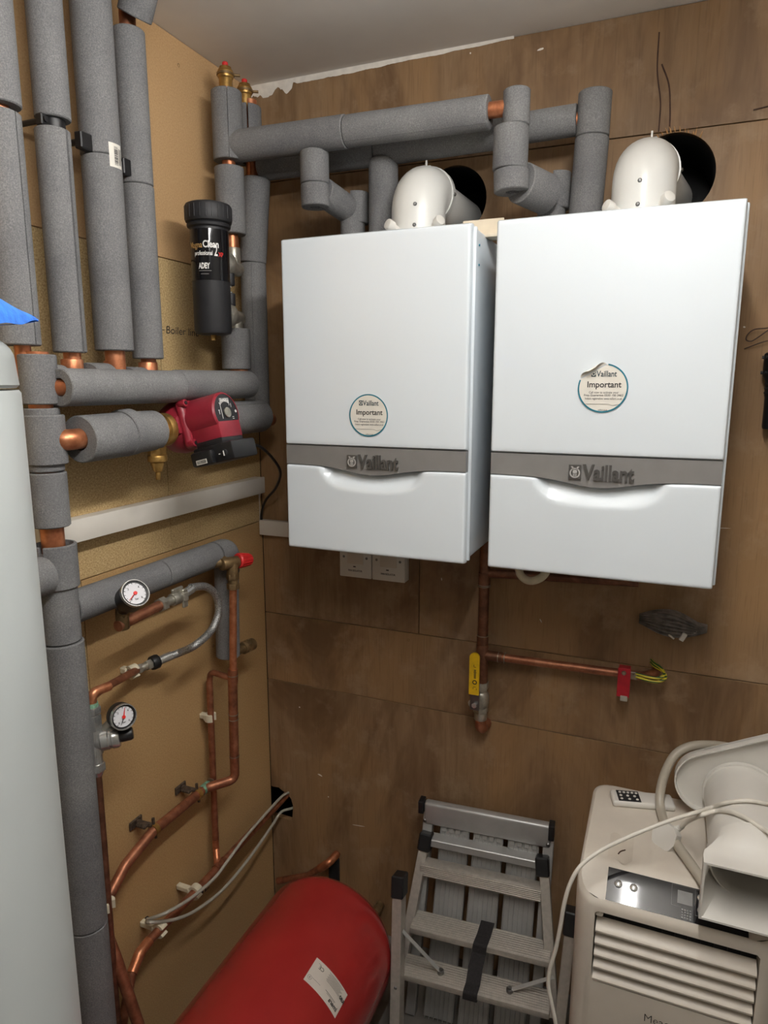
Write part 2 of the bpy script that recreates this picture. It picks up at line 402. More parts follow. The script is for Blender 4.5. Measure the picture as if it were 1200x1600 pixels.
# left wall: chipboard sheets
b = MB()
for y0, y1, z0, z1, mi in [(RY, 0, 1.993, CZ, 0), (-.42, 0, 1.283, 1.993, 1), (RY, -.42, 1.283, 1.993, 1), (-.715, 0, FZ, 1.283, 2), (RY, -.715, FZ, 1.283, 1)]:
    b.box((-0.018, y0+g, z0+g), (0, y1-g, z1-g), 0.0006, 1, mi=mi)
b.box((-0.04, RY, FZ), (-0.02, 0.0, CZ), mi=4)
structure(b.build('wall_left', ['board_fine', 'board_chip', 'board_tan', 'board_dull', 'void'], origin=(0, 0, 0)))
# ragged line of white filler at the ceiling joint
b = MB(); n = 170; top, bot = [], []; wk = 1.0
for i in range(n+1):
    x = 0.0 + 0.74*i/n; w = (0.026 if x < 0.14 else 0.0125)*(1.0-0.6*max(0, (x-0.35)/0.4))
    wk = min(1.35, max(.55, wk+random.uniform(-.22, .22))) if x < .16 else min(1.15, max(.75, wk+random.uniform(-.07, .07)))
    bot.append(b.vs([(x, -0.0012, CZ-w*wk)])[0]); top.append(b.vs([(x, -0.0045, CZ-0.0002)])[0])
for i in range(n): b.f([top[i], top[i+1], bot[i+1], bot[i]])
structure(b.build('trim_1', 'caulk', origin=(0, 0, 0)))

# screw heads, dark knots and the long crack (marks in the boards themselves)
def screws(name, pts, parent, n, m='steel'):
    for p in pts:
        q = MB(); q.lathe([(0, -0.0004), (0.0022, -0.0004), (0.0035, 0.0004), (0.0042, 0.0006), (0.0042, 0)], p, n, 12); q.build(name, m, parent)
WL[wb] = V((0, 0, 0)); 
wl_o = bpy.data.objects['wall_left']; WL[wl_o] = V((0, 0, 0))
screws('screw', [ay(447, 1106, 0), ay(638, 1000, 0), ay(636, 1110, 0), ay(907, 1003, 0), ay(905, 1056, 0), ay(900, 1100, 0), ay(898, 1140, 0)], wb, -Y, 'brass_old')
screws('screw', [ax(167, 848, 0), ax(328, 796, 0), ax(333, 1009, 0), ax(279, 102, 0)], wl_o, X, 'brass_old')
c = MB()
for pts, w in (([(1030, 50), (1027, 110), (1032, 160), (1029, 206)], .0016), ([(1034, 100), (1045, 132), (1047, 170), (1046, 206)], .0017)):
    P = [ay(px, py, -0.0006) for px, py in pts]; c.tube(smooth_path(P), w, 8, flat=0.12, ref=X)
for p0, p1 in (((1177, 172), (1200, 166)),):
    c.tube([ay(*p0, -0.0006), ay(*p1, -0.0006)], .0016, 6)
c.build('crack', 'crack', wb)

b = MB()
for px, py, w_, h_, r_ in ((845, 77, 11, 3, .1), (735, 83, 3, 3, 0), (500, 1211, 12, 4, -.3), (513, 1245, 3, 3, 0), (1163, 511, 3, 3, 0), (1125, 825, 26, 1, .05), (845, 970, 2, 8, .5), (468, 1105, 4, 3, 0), (560, 1290, 30, 2, .1), (690, 905, 3, 6, .1)):
    p = ay(px, py, -0.0006); c_, s_ = math.cos(r_), math.sin(r_); n_ = 7; q = []
    for k in range(n_):
        a = 2*PI*k/n_; rx, rz = w_*.0016/2*math.cos(a)*random.uniform(.7, 1.2), h_*.0016/2*math.sin(a)*random.uniform(.7, 1.2); q.append(p+V((rx*c_-rz*s_, 0, rx*s_+rz*c_)))
    b.f(b.vs(q))
b.build('scuffs', 'caulk', wb, flat=True)
p = ax(228, 1439, 0); b = MB(); b.lathe([(0, .0008), (.009, .0008), (.0105, .0018), (.0115, .0)], p, X, 20); b.build('cable_hole', 'void', wl_o)
def handwriting(name, body, size, o, parent, w=None, slant=0.2):
    m = MB(); text_on(m, body, size, o, -Y*-1, Z, 0.0007, 0.0, align='LEFT', width=w, shear=slant); return m.build(name, 'ink', parent, flat=True)
P = ax(253, 515, 0); m = MB(); text_on(m, 'Boiler line', 0.026, P+V((0, 0.012, 0)), Y, Z, 0.0007, 0.0, align='LEFT', width=0.125, shear=0.1)
m.tube([P+V((.0007, -0.012, -.001)), P+V((.0007, 0.008, 0.0))], 0.0008, 6); m.tube([P+V((.0007, -0.005, .005)), P+V((.0007, -0.012, -.001)), P+V((.0007, -.005, -0.007))], 0.0008, 6)
m.build('handwriting', 'ink', wl_o, flat=True)
P = ax(318, 1391, 0); m = MB(); text_on(m, 'SL', 0.032, P, Y, Z, 0.0007, 0.0, shear=0.2, width=0.05); m.build('handwriting', 'ink', wl_o, flat=True)

# ------------------------------------------------------------------ boilers
BX = [0.294, 0.795]; BW, BT, BB, FY, CY = 0.448, 2.021, 1.303, -0.345, -0.118
def strip_bot(u): return 1.509 - 0.018*math.exp(-((u-0.5)/0.19)**2)
def make_boiler(i):
    x0 = BX[i]; x1 = x0+BW; xc = (x0+x1)/2
    t = thing('boiler', (xc, -0.2, BB), ['left white wall boiler with a whole round sticker, nearer the pump', 'right white wall boiler whose round sticker is peeling at its top left corner'][i], 'boiler', 'wall boilers side by side')
    b = MB(); b.box((x0+.002, -0.318, BB+.006), (x1+.003, CY, BT-.004), 0.006, 3); b.box((x0+.02, CY-.002, BT-.12), (x1-.02, 0.0, BT-.06)); b.box((x0+.02, CY-.002, BB+.08), (x0+.32, 0.0, BB+.12))
    b.build('casing', 'enamel_side', t)
    # side flange of the casing, seen at the right edge of the door
    b = MB(); b.box((x0, -0.322, BB+.003), (x1+.006, -0.312, BT-.003), 0.003, 2); b.build('casing_rim', 'enamel_side', t)
    # upper door, very slightly convex
    def door(zlo, zhi, name, dish=None):
        b = MB(); nu, nv = 72, 28; bulge = 0.004
        def fn(u, v):
            zl = zlo(u) if callable(zlo) else zlo; zh = zhi(u) if callable(zhi) else zhi
            e = 0.0; du = min(u, 1-u)*BW; dv = min(v, 1-v)*(zh-zl)
            rr = 0.006
            for d in (du, dv):
                if d < rr: e += rr-math.sqrt(max(0, rr*rr-(rr-d)**2))
            z = zl+(zh-zl)*v; y = FY - bulge*(1-(2*u-1)**2)*0.6 + e
            if dish: y += dish(u, z, zh)
            return V((x0+BW*u, y, z))
        # denser near the rims
        def w(s): 
            return s
        us = sorted(set([0, .004, .008, .0134] + [k/60 for k in range(1, 60)] + [1-.0134, 1-.008, 1-.004, 1])); vs_ = sorted(set([0, .006, .014, .026] + [k/40 for k in range(2, 39)] + [1-.026, 1-.014, 1-.006, 1]))
        gr = [[b.vs([fn(u, v)])[0] for v in vs_] for u in us]
        for a in range(len(us)-1):
            for c in range(len(vs_)-1): b.f([gr[a][c], gr[a+1][c], gr[a+1][c+1], gr[a][c+1]])
        # return edges to the casing
        loop = [gr[a][0] for a in range(len(us))] + [gr[-1][c] for c in range(1, len(vs_))] + [gr[a][-1] for a in range(len(us)-2, -1, -1)] + [gr[0][c] for c in range(len(vs_)-2, 0, -1)]
        back = b.vs([V((q.co.x, -0.320, q.co.z)) for q in loop])
        for k in range(len(loop)): b.f([loop[k], loop[(k+1) % len(loop)], back[(k+1) % len(loop)], back[k]])
        b.f(back)
        return b.build(name, 'enamel', t, ang=40)
    door(1.556, BT, 'upper_door')
    def dish(u, z, zh):
        s = abs(u-0.5)/0.29
        if s >= 1: return 0.0
        low = 1.498 - 0.046*(1-s**5); h = strip_bot(u)
        if z <= low-.004: return 0.0
        t_ = min(1, (z-low+.004)/max(1e-4, (h-low))); t_ = t_*t_*(3-2*t_) if t_ < .5 else t_*t_*(3-2*t_)
        return 0.022*t_*min(1, (1-s)*5)
    door(BB, lambda u: strip_bot(u)-0.0015, 'lower_flap', dish)
    # silver trim strip with the curved belly
    b = MB(); N = 60
    T = [(u/N) for u in range(N+1)]
    def ring(y): return [V((x0+.001+(BW-.002)*u, y-0.0024*(1-(2*u-1)**2), strip_bot(u))) for u in T] + [V((x0+.001+(BW-.002)*u, y-0.0024*(1-(2*u-1)**2), 1.5545)) for u in reversed(T)]
    F0 = b.vs([p+V((0, 0.0025, 0)) for p in ring(FY+.001)]); B0 = b.vs(ring(-.322))
    for k in range(len(F0)): b.f([F0[k], F0[(k+1) % len(F0)], B0[(k+1) % len(F0)], B0[k]])
    for k in range(N): b.f([F0[k], F0[k+1], F0[2*N-k], F0[2*N+1-k]])
    st = b.build('trim_strip', 'silver', t, ang=30)
    # embossed logo
    fy = FY-0.0012
    cx = x0 + BW*0.5
    b = MB(); text_on(b, 'Vaillant', 0.044, (cx+.018, fy, 1.5205), X, Z, 0.0, 0.0012, 0.0018, width=0.099); lab(b.build('lettering', 'emblem', st, ang=20), 'raised silver lettering')
    e = V((cx-.047, fy, 1.521)); b = MB()
    sq = [(-.0125, -.014), (.0125, -.014), (.0125, .0145), (.0115, .0155), (-.0115, .0155), (-.0125, .0145)]
    b.prism(sq, e, X, Z, 0.0015); b.build('emblem_plate', 'emblem', st)
    b = MB(); o = e+V((0, -0.0017, -.001))
    b.lathe([(0.0078, 0), (0.0105, 0), (0.0105, 0.0012), (0.0078, 0.0012)], o, -Y, 28, loop=True)
    for sx in (-1, 1):
        b.prism([(sx*.0026, .004), (sx*.0085, .0135), (sx*.0045, .0135), (sx*.0008, .006)], o, X, Z, 0.0012)
        b.prism([(sx*.0018, -.0085), (sx*.0034, -.0085), (sx*.0034, -.001), (sx*.0018, -.001)], o, X, Z, 0.0012)
    b.prism([(-.004, 0), (.004, 0), (.0045, .004), (0, .0065), (-.0045, .004)], o, X, Z, 0.0012); b.prism([(-.0006, -.0085), (.0006, -.0085), (.0006, 0), (-.0006, 0)], o, X, Z, 0.0012)
    b.build('emblem', 'emblem_light', st)
    # round sticker
    sc = [V((0.514, 0, 1.628)), V((1.017, 0, 1.690))][i]; R = 0.0475; y = FY-.0034
    sc.y = y; peel = i == 1
    def inside(px, pz):     # half-plane left of the peel line
        return (not peel) or (px*0.50 - pz*0.866) > -0.0385
    b = MB(); pts = []
    K = 72
    for k in range(K):
        a = 2*PI*k/K; p = (math.cos(a)*R, math.sin(a)*R)
        if inside(*p): pts.append(p)
    b.prism(pts, sc, X, Z, 0.0006); sk = b.build('sticker', 'paper', t)
    b = MB()
    for k in range(K):
        a0, a1 = 2*PI*k/K, 2*PI*(k+1)/K; c0 = (math.cos(a0), math.sin(a0)); c1 = (math.cos(a1), math.sin(a1))
        if inside(c0[0]*R, c0[1]*R) and inside(c1[0]*R, c1[1]*R):
            q = b.vs([sc+V((c[0]*r, -0.0009, c[1]*r)) for c, r in ((c0, R*.942), (c0, R*1.002), (c1, R*1.002), (c1, R*.942))]); b.f(q)
    b.build('sticker_border', 'teal', sk)
    b = MB(); text_on(b, 'Vaillant', 0.016, sc+V((.006, -.0006, .027)), X, Z, 0.0004, 0.00025, width=.038)
    ex = sc+V((-.0185, -.0006, .0275))
    if not peel: b.prism([(-.0045, -.0055), (.0045, -.0055), (.0045, .0055), (-.0045, .0055)], ex, X, Z, 0.0004)
    else: b.prism([(-.0045, -.0055), (.0045, -.0055), (.0045, .004), (-.0045, -.001)], ex, X, Z, 0.0004)
    b.build('sticker_brand', 'navy', sk, flat=True)
    b = MB(); b.lathe([(0.0022, 0), (0.0036, 0)], ex+V((0, -.0006, 0)), -Y, 20); b.build('sticker_brand_ring', 'paper', sk, flat=True)
    b = MB(); text_on(b, 'Important', 0.0165, sc+V((.002, -.0006, .0065)), X, Z, 0.0004, 0.00025, width=.064); b.build('sticker_heading', 'ink', sk, flat=True)
    b = MB()
    for s_, zz, ww in (('Call now to activate your', -.0085, .056), ('Free Guarantee 0330 100 3462', -.0140, .074), ('Instant registration: www.vaillant.co.uk', -.0205, .070), ('vaillant.co.uk', -.0425, .018)):
        text_on(b, s_, 0.0058 if ww > .03 else .004, sc+V((.002, -.0006, zz)), X, Z, 0.0004, 0.00008, width=ww)
    b.build('sticker_small_print', 'ink_grey', sk, flat=True)
    b = MB(); b.tube([sc+V(p) for p in ((-.034, -.001, -.031), (.012, -.001, -.031), (.02, -.001, -.0335), (.026, -.001, -.0325), (.033, -.001, -.031))], .0003, 5); b.build('sticker_line', 'ink_grey', sk)
    if peel:   # curled corner
        d = V((0.866, 0, 0.50)); nrm = V((0.5, 0, -0.866)); mid = sc + nrm*-0.0385
        b = MB(); N = 10
        def fn(u, v):
            half = 0.0275*(1-0.75*v**1.5); a = v*2.6; rr = 0.0062
            return mid + d*((u*2-1)*half) - nrm*(math.sin(a)*rr) + V((0, -1, 0))*((1-math.cos(a))*rr+.0004)
        b.grid(fn, 12, N); b.build('sticker_curl', 'paper', sk)
    # turret, test caps on top
    fx = xc + (.04 if True else 0)
    # pipe stubs underneath
    b = MB()
    for dx, r, L in ((-.15, .011, .06), (-.09, .011, .07), (-.03, .0075, .06), (.03, .011, .07), (.10, .011, .05)):
        b.cyl((xc+dx, -0.16, BB+.012), (xc+dx, -0.16, BB-.012-L*.2), r, 14)
    b.build('pipe_stubs', 'copper_brown', t)
    b = MB(); 
    for zz in (BT-.035, BT-.075):
        b.cyl((x1+.002, -.29, zz), (x1+.005, -.29, zz), .0022, 10)
    b.build('side_screws', 'teal' if i == 0 else 'steel', t)
    return t
for i in range(2): make_boiler(i)

# ------------------------------------------------------------------ flues
def make_flue(i):
    x, y = [(0.558, -0.15), (1.058, -0.15)][i]; hx, hz, hr = HOLES[i]; R = 0.064
    t = thing('flue', (x, y, BT), ['white flue elbow on top of the left boiler turning into the wall hole', 'white flue elbow on top of the right boiler turning into the wall hole'][i], 'flue', 'boiler flues')
    d = V((.04, 1, 0)).normalized(); zc = 2.146; rb = 0.052
    pts = [V((x, y, BT-.01)), V((x, y, zc-rb))]
    for k in range(1, 13):
        a = PI/2*k/12; pts.append(V((x, y, zc-rb)) + d*(rb*(1-math.cos(a))) + Z*(rb*math.sin(a)))
    end = pts[-1]; pts.append(end+d*0.012)
    b = MB(); b.tube(pts, R, 36, True); b.build('elbow', 'flue', t, ang=50)
    b = MB(); b.lathe([(R-.002, 0), (R+.003, 0), (R+.003, .016), (R-.004, .016)], end+d*.004, d, 36, loop=True)
    b.lathe([(R-.002, 0), (R+.0025, 0), (R+.0025, .02), (R-.004, .02)], (x, y, BT-.002), Z, 36, loop=True)
    b.build('collar', 'flue', t)
    tgt = V((hx-.002, .10, hz-.030)); d = (tgt-end).normalized()
    b = MB(); b.cyl(end, tgt, R-.0135, 32); b.build('flue_tube', 'flue', t)
    f = (V((CAM.x, CAM.y, 0))-V((x, y, 0))).normalized(); a0 = math.atan2(f.y, f.x)
    for da, zz in ((-.15, .035), (-.13, .085), (-.10, .018)):
        q = V((math.cos(a0+da), math.sin(a0+da), 0)); p = V((x, y, BT+zz if zz < .08 else BT+.08))+q*(R-.0005)
        b = MB(); b.lathe([(0, 0.003), (0.0025, 0.0028), (0.0042, 0.0012), (0.0044, 0)], p, q, 14); b.build('screw', 'steel', t)
    for k, s in enumerate((0.02, 0.045)):
        nrm = (d.cross(Z)).normalized(); p = end+d*s+nrm*(R+.002 if k == 0 else R-.0140); b = MB(); b.lathe([(0, 0.003), (0.0025, 0.0028), (0.0042, 0.0012), (0.0044, 0)], p, nrm, 14); b.build('screw', 'steel', t)
    # seam tag on the crown
    cr = V((x, y, zc-rb))+d*rb*.3+Z*(rb*.95+R*.55); b = MB(); c = V((x, y, 0))+d*0.035+Z*(zc+R-.004)
    b.box((-.003, -.012, 0), (.003, .012, .006), .001, 1, rot=Matrix.Rotation(math.atan2(d.y, d.x), 3, 'Z'), at=c+Z*.002); b.box((-.002, -.002, 0), (.002, .002, .02), .0005, 1, at=c+Z*.008); b.build('seam_tag', 'flue', t)
    # test point caps at the foot
    for sx, ln in ((-1, .035), (1, .030)):
        q = V((math.cos(a0+sx*0.62), math.sin(a0+sx*0.62), 0.45)).normalized() if sx > 0 else V((math.cos(a0-0.85), math.sin(a0-0.85), 0.35)).normalized()
        p = V((x, y, BT+.005))+q*(R-.006); b = MB(); b.cyl(p, p+q*ln, .0085, 18, bev=.001); b.cyl(p+q*ln*.7, p+q*(ln+.008), .0125, 20, bev=.0025); lab(b.build('test_cap', 'white_plastic', t), 'white test point cap')
    return t
for i in range(2): make_flue(i)
for i, (hx, hz, hr) in enumerate(HOLES):       # black sleeve and disc put the hole's darkness into the colour
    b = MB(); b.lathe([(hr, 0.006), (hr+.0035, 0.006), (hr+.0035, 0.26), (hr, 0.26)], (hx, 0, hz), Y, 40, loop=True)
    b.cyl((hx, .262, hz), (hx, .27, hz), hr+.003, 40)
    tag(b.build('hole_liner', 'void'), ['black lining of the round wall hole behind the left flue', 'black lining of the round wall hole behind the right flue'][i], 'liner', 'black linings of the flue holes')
# rags of wood fibre at the right hole
b = MB()
for k in range(16):
    a = math.radians(55+k*5.5+random.uniform(-2, 2)); p = V((HOLES[1][0]+math.cos(a)*HOLES[1][2], -.001, HOLES[1][1]+math.sin(a)*HOLES[1][2])); L = random.uniform(.004, .016)
    q = p+V((math.cos(a+.3)*L, -random.uniform(.002, .008), math.sin(a+.3)*L)); b.tube([p, (p+q)/2+V((0, -.001, 0)), q], .001, 5, radii=[.0016, .0012, .0003])
b.build('wood_splinters', 'rag_wood', wb)

# ------------------------------------------------------------------ pipes
FOAM = 'foam insulated pipes'
def pipe_thing(label, base, name='insulated_pipe', cat='pipe', group=FOAM): return thing(name, base, label, cat, group)
def sl(t, p0, p1, R, r=.015, slit=None, gap=.05, name='foam_sleeve', mat='foam', jit=.004):
    b = MB(); b.sleeve(p0, p1, R, r, slit, gap, jit=jit); return b.build(name, mat, t, ang=40)
def bent(t, pts, R, name='foam_elbow'):
    b = MB(); b.tube(pts, R, 28); return b.build(name, 'foam', t, ang=40)
def core(t, pts, r=.014, m='copper', name='copper_pipe', rad=0.03):
    b = MB(); b.tube(fillet(pts, rad) if len(pts) > 2 else pts, r, 18); return b.build(name, m, t)
def bracket(t, p, r, side=-1):
    """black munsen ring with wall plate"""
    p = V(p); b = MB(); b.lathe([(r, -.008), (r+.004, -.008), (r+.004, .008), (r, .008)], p, Z, 26, loop=True)
    b.build('ring', 'black', t)
    b = MB(); yy = p.y-(r+.007)
    b.box((p.x-.006, yy-.011, p.z-.010), (p.x+.010, yy+.006, p.z+.010), .002, 1); b.cyl((p.x+.008, yy-.004, p.z), (p.x+.014, yy-.004, p.z), .005, 12); b.build('ring_clamp', 'black', t)
    b = MB(); b.cyl((0, yy-.002, p.z), (p.x, yy-.002, p.z), .005, 12); b.box((0, yy-.012, p.z-.035), (.003, yy+.010, p.z+.02), .001, 1); b.build('wall_plate', 'black', t)

# A + its lower riser N
xA, yA = .072, -.868
t = pipe_thing('leftmost grey foam lagged pipe, hanging from the ceiling above the blue cloth', (xA, yA, 1.76))
core(t, [(xA, yA, 1.70), (xA, yA, CZ)], .014)
sl(t, (xA, yA, 2.155), (xA, yA, CZ-.002), .034, slit=SLIT, gap=.02); sl(t, (xA, yA-.006, 1.765), (xA, yA-.006, 2.143), .036, slit=V((.9, .1, 0)), gap=.07)
xN, yN = .085, -.852
t = pipe_thing('thick grey foam lagged riser running down to the floor beside the grey cylinder', (xN, yN, FZ), 'insulated_riser')
core(t, [(xN, yN, FZ), (xN, yN, 1.755)], .021)
sl(t, (xN, yN, 1.662), (xN, yN, 1.750), .033, .0215, slit=V((-.5, -.8, 0))); sl(t, (xN, yN, 1.540), (xN, yN, 1.655), .0315, .0215)
sl(t, (xN+.004, yN, 1.553), (xN+.004, yN, 1.643), .036, .030, name='foam_jacket'); sl(t, (xN, yN, 1.436), (xN, yN, 1.538), .034, .0215)
sl(t, (xN, yN, 1.21), (xN, yN, 1.385), .036, .0215); sl(t, (xN+.002, yN, 1.318), (xN+.002, yN, 1.402), .0395, .034, name='foam_jacket', slit=V((.2, -1, 0)), gap=.25)
sl(t, (xN, yN, .585), (xN, yN, 1.208), .0395, .0215, slit=V((-.4, -.9, 0))); sl(t, (xN, yN, FZ+.002), (xN, yN, .583), .0395, .0215)
b = MB(); b.sleeve((xN+.01, yN-.15, 1.35), (xN+.01, yN-.034, 1.35), .036, .021); b.build('foam_sleeve', 'foam', t, ang=40)
b = MB(); b.cyl((xN, yN, 1.345), (xN, yN, 1.375), .0235, 24); b.build('tee', 'copper_dull', t)
# B, C, D
xB, yB = .072, -.758
t = pipe_thing('second grey foam lagged pipe from the left, split open at its bracket', (xB, yB, 1.75))
core(t, [(xB, yB, 1.70), (xB, yB, CZ)], .016)
sl(t, (xB, yB, 2.168), (xB, yB, CZ-.002), .031); sl(t, (xB, yB-.004, 1.757), (xB, yB-.004, 2.150), .0305, .0165, slit=V((.95, .12, 0)), gap=.18)
bracket(t, (xB, yB, 2.160), .0165)
xC, yC = .074, -.648
t = pipe_thing('widest grey foam lagged upright pipe with a white barcode label', (xC, yC, 1.75))
core(t, [(xC, yC, 1.70), (xC, yC, CZ)], .020)
sl(t, (xC, yC, 2.135), (xC, yC, CZ-.002), .038, .0205); sl(t, (xC, yC, 1.765), (xC, yC, 2.134), .038, .0205)
b = MB(); b.box((xC-.004, yC-.062, 2.135), (xC+.014, yC-.026, 2.165), .002, 1); b.cyl((0, yC-.05, 2.150), (xC, yC-.05, 2.150), .006, 12); b.box((0, yC-.075, 2.13), (.004, yC-.05, 2.175), .001, 1); b.build('pipe_bracket', 'black', t)
b = MB(); Rr = .0388
def onC(a, z): return V((xC+math.cos(math.radians(a))*Rr, yC+math.sin(math.radians(a))*Rr, z))
b.grid(lambda u, v: onC(-24+46*u, 2.112+.044*v), 8, 4); lb = b.build('barcode_label', 'paper', t)
b = MB(); Rr = .0391; zz = 2.117
while zz < 2.150:
    w = random.choice((.0008, .0014, .002)); b.grid(lambda u, v: onC(-8+14*u, zz+w*v), 4, 1); zz += w+random.choice((.0008, .0013))
for k in range(4): b.grid(lambda u, v: onC(9+k*3+1.4*u, 2.118+.03*v), 1, 2)
b.build('barcode', 'ink', lb, flat=True)
xD, yD = .072, -.547
t = pipe_thing('fourth grey foam lagged upright pipe, with a tilted foam collar at the ceiling', (xD, yD, 1.75))
core(t, [(xD, yD, 1.70), (xD, yD, 2.45), (xD+.03, yD+.01, CZ)], .0165, 'copper_dull')
sl(t, (xD, yD, 2.108), (xD, yD, 2.402), .0325, .017); sl(t, (xD, yD, 1.752), (xD, yD, 2.107), .033, .017, slit=V((-.3, -.95, 0)), gap=.02)
d = V((.50, -.10, .86)).normalized(); p = V((xD+.028, yD-.006, 2.432)); sl(t, p-d*.012, p+d*.062, .034, .017)
b = MB(); b.box((xD-.004, yD-.050, 2.118), (xD+.012, yD-.024, 2.150), .002, 1); b.cyl((0, yD-.043, 2.135), (xD, yD-.043, 2.135), .006, 12); b.build('pipe_bracket', 'black', t)

# back header (mostly hidden) and front header
t = pipe_thing('rear grey foam lagged header peeping between the copper stubs', (.07, -.5, 1.66), 'insulated_header')
core(t, [(.07, -.84, 1.69), (.07, -.30, 1.69)], .021)
sl(t, (.07, -.838, 1.694), (.07, -.788, 1.694), .040, .0215); sl(t, (.07, -.722, 1.70), (.07, -.672, 1.70), .040, .0215); sl(t, (.07, -.612, 1.696), (.07, -.570, 1.696), .038, .0215); sl(t, (.07, -.524, 1.69), (.07, -.30, 1.69), .036, .0215)
for yy in (yB, yC, yD):
    b = MB(); b.cyl((.07, yy, 1.69), (.07, yy, 1.745), .0205, 22, bev=.002); b.build('tee_stub', 'copper', t)
t = pipe_thing('front grey foam lagged header, level run above the red pump', (.135, -.5, 1.66), 'insulated_header')
xh, zh = .135, 1.692
core(t, [(xN, yN+.01, zh), (xh, yN+.03, zh), (xh, -.245, zh), (.09, -.225, zh), (.08, -.222, 1.76)], .0165, rad=.02)
sl(t, (xh-.012, -.842, zh), (xh, -.535, zh), .0345, .017); sl(t, (xh-.004, -.534, zh+.002), (xh-.010, -.24, zh+.004), .0345, .017)
b = MB(); b.cyl((.094, -.224, 1.71), (.094, -.224, 1.775), .0185, 20); b.build('elbow', 'copper', t)

# riser E with air vent
xE, yE = .08, -.222; RE = .0375
t = pipe_thing('nearer grey foam lagged corner riser with a brass air vent', (xE, yE, 1.73), 'insulated_riser')
core(t, [(xE, yE, 1.72), (xE, yE, 1.855)], .0165); core(t, [(xE, yE, 2.0), (xE, yE, 2.41)], .0165)
sl(t, (xE, yE, 2.243), (xE, yE, 2.402), RE, .017, slit=V((.6, -.8, 0)), gap=.03); sl(t, (xE, yE, 2.07), (xE, yE, 2.228), RE-.001, .017); sl(t, (xE, yE, 1.735), (xE, yE, 1.838), RE, .017)
def air_vent(t, x, y, z):
    v = MB(); v.lathe([(.0165, -.004), (.0165, .030), (.0185, .032), (.0195, .036), (.0195, .045), (.018, .049), (.0155, .051), (.0145, .056), (0, .058)], (x, y, z), Z, 24); o = v.build('air_vent', 'brass', t, ang=18)
    v = MB(); v.lathe([(.0195, .037), (.0215, .037), (.0215, .042), (.0195, .042)], (x, y, z), Z, 28, loop=True); v.cyl((x+.017, y+.010, z+.040), (x+.03, y+.018, z+.040), .0035, 10); v.build('vent_collar', 'brass_old', o)
    v = MB(); v.lathe([(.0075, .054), (.0072, .066), (.0055, .068), (0, .068)], (x, y, z), Z, 14); v.build('vent_cap', 'red_cap', o)
air_vent(t, xE, yE, 2.400)
xF, yF = .078, -.112
t = pipe_thing('farther grey foam lagged corner riser with a brass air vent, close to the plywood', (xF, yF, 1.58), 'insulated_riser')
core(t, [(xF, yF, 1.60), (xF, yF, 2.42)], .0165)
sl(t, (xF-.01, yF, 2.270), (xF-.01, yF, 2.405), .036, .017, slit=V((.55, -.85, 0)), gap=.12); sl(t, (xF-.012, yF+.006, 2.02), (xF+.008, yF+.006, 2.232), .036, .017); sl(t, (xF-.012, yF+.004, 1.585), (xF-.012, yF+.006, 2.018), .0345, .017, slit=V((.4, -.9, 0)), gap=.02)
air_vent(t, xF-.012, yF-.006, 2.402)

# top runs along the plywood
yG, zG = -.21, 2.275
t = pipe_thing('long grey foam lagged pipe crossing in front, from the corner to above the left flue', (.40, yG, 2.23))
core(t, [(xE, yG, zG+.005), (.79, -.205, zG)], .0165)
sl(t, (.088, yG-.006, zG+.002), (.40, yG, zG), .0365, .017, jit=.008); sl(t, (.401, yG, zG), (.738, yG+.005, zG-.003), .0345, .017, slit=V((0, -.6, -.8)), gap=.02, jit=.008)
yK, zK = -.10, 2.263
t = pipe_thing('rear grey foam lagged pipe along the plywood behind the front long one', (.50, yK, 2.22))
core(t, [(xF, yK, zK), (.945, yK, zK+.004)], .0165)
sl(t, (.10, yK, zK-.004), (.43, yK, zK-.004), .034, .017); sl(t, (.431, yK, zK-.004), (.79, yK, zK), .034, .017); sl(t, (.791, yK, zK+.003), (.908, yK, zK+.005), .0325, .017)

def drop(label, x, y, z_top, z_bot, R, off, x2, R2, z2, capz=None):
    t = pipe_thing(label, (x, y, 2.0), 'insulated_drop_pipe')
    core(t, [(x, y, z_top-.004), (x, y, z_bot+.035), off, (off[0], off[1], 2.028)], .0125, rad=.02)
    return t
# L : left front drop, kicks back to the wall
xL, yL = .312, -.205
t = drop('left foam lagged drop stepping back behind the left boiler', xL, yL, 2.248, 2.118, .035, (.352, -.088, 2.14), .355, .031, 0)
sl(t, (xL, yL, 2.170), (xL, yL, 2.243), .0345, .013); sl(t, (xL+.001, yL, 2.118), (xL, yL, 2.169), .0345, .013, slit=V((.7, .7, 0)), gap=.9)
sl(t, (xL+.010, yL+.018, 2.157), (.346, -.100, 2.135), .034, .013)
sl(t, (.356, -.086, 2.032), (.356, -.086, 2.128), .0315, .013); sl(t, (.366, -.080, 2.10), (.366, -.080, 2.175), .030, .013, slit=V((-1, -.2, 0)), gap=2.4)
# M
t = pipe_thing('straight foam lagged drop just left of the left flue', (.447, yK, 2.0), 'insulated_drop_pipe')
core(t, [(.447, yK, 2.03), (.447, yK, 2.26)], .0125); sl(t, (.447, yK, 2.032), (.447, yK, 2.238), .0365, .013)
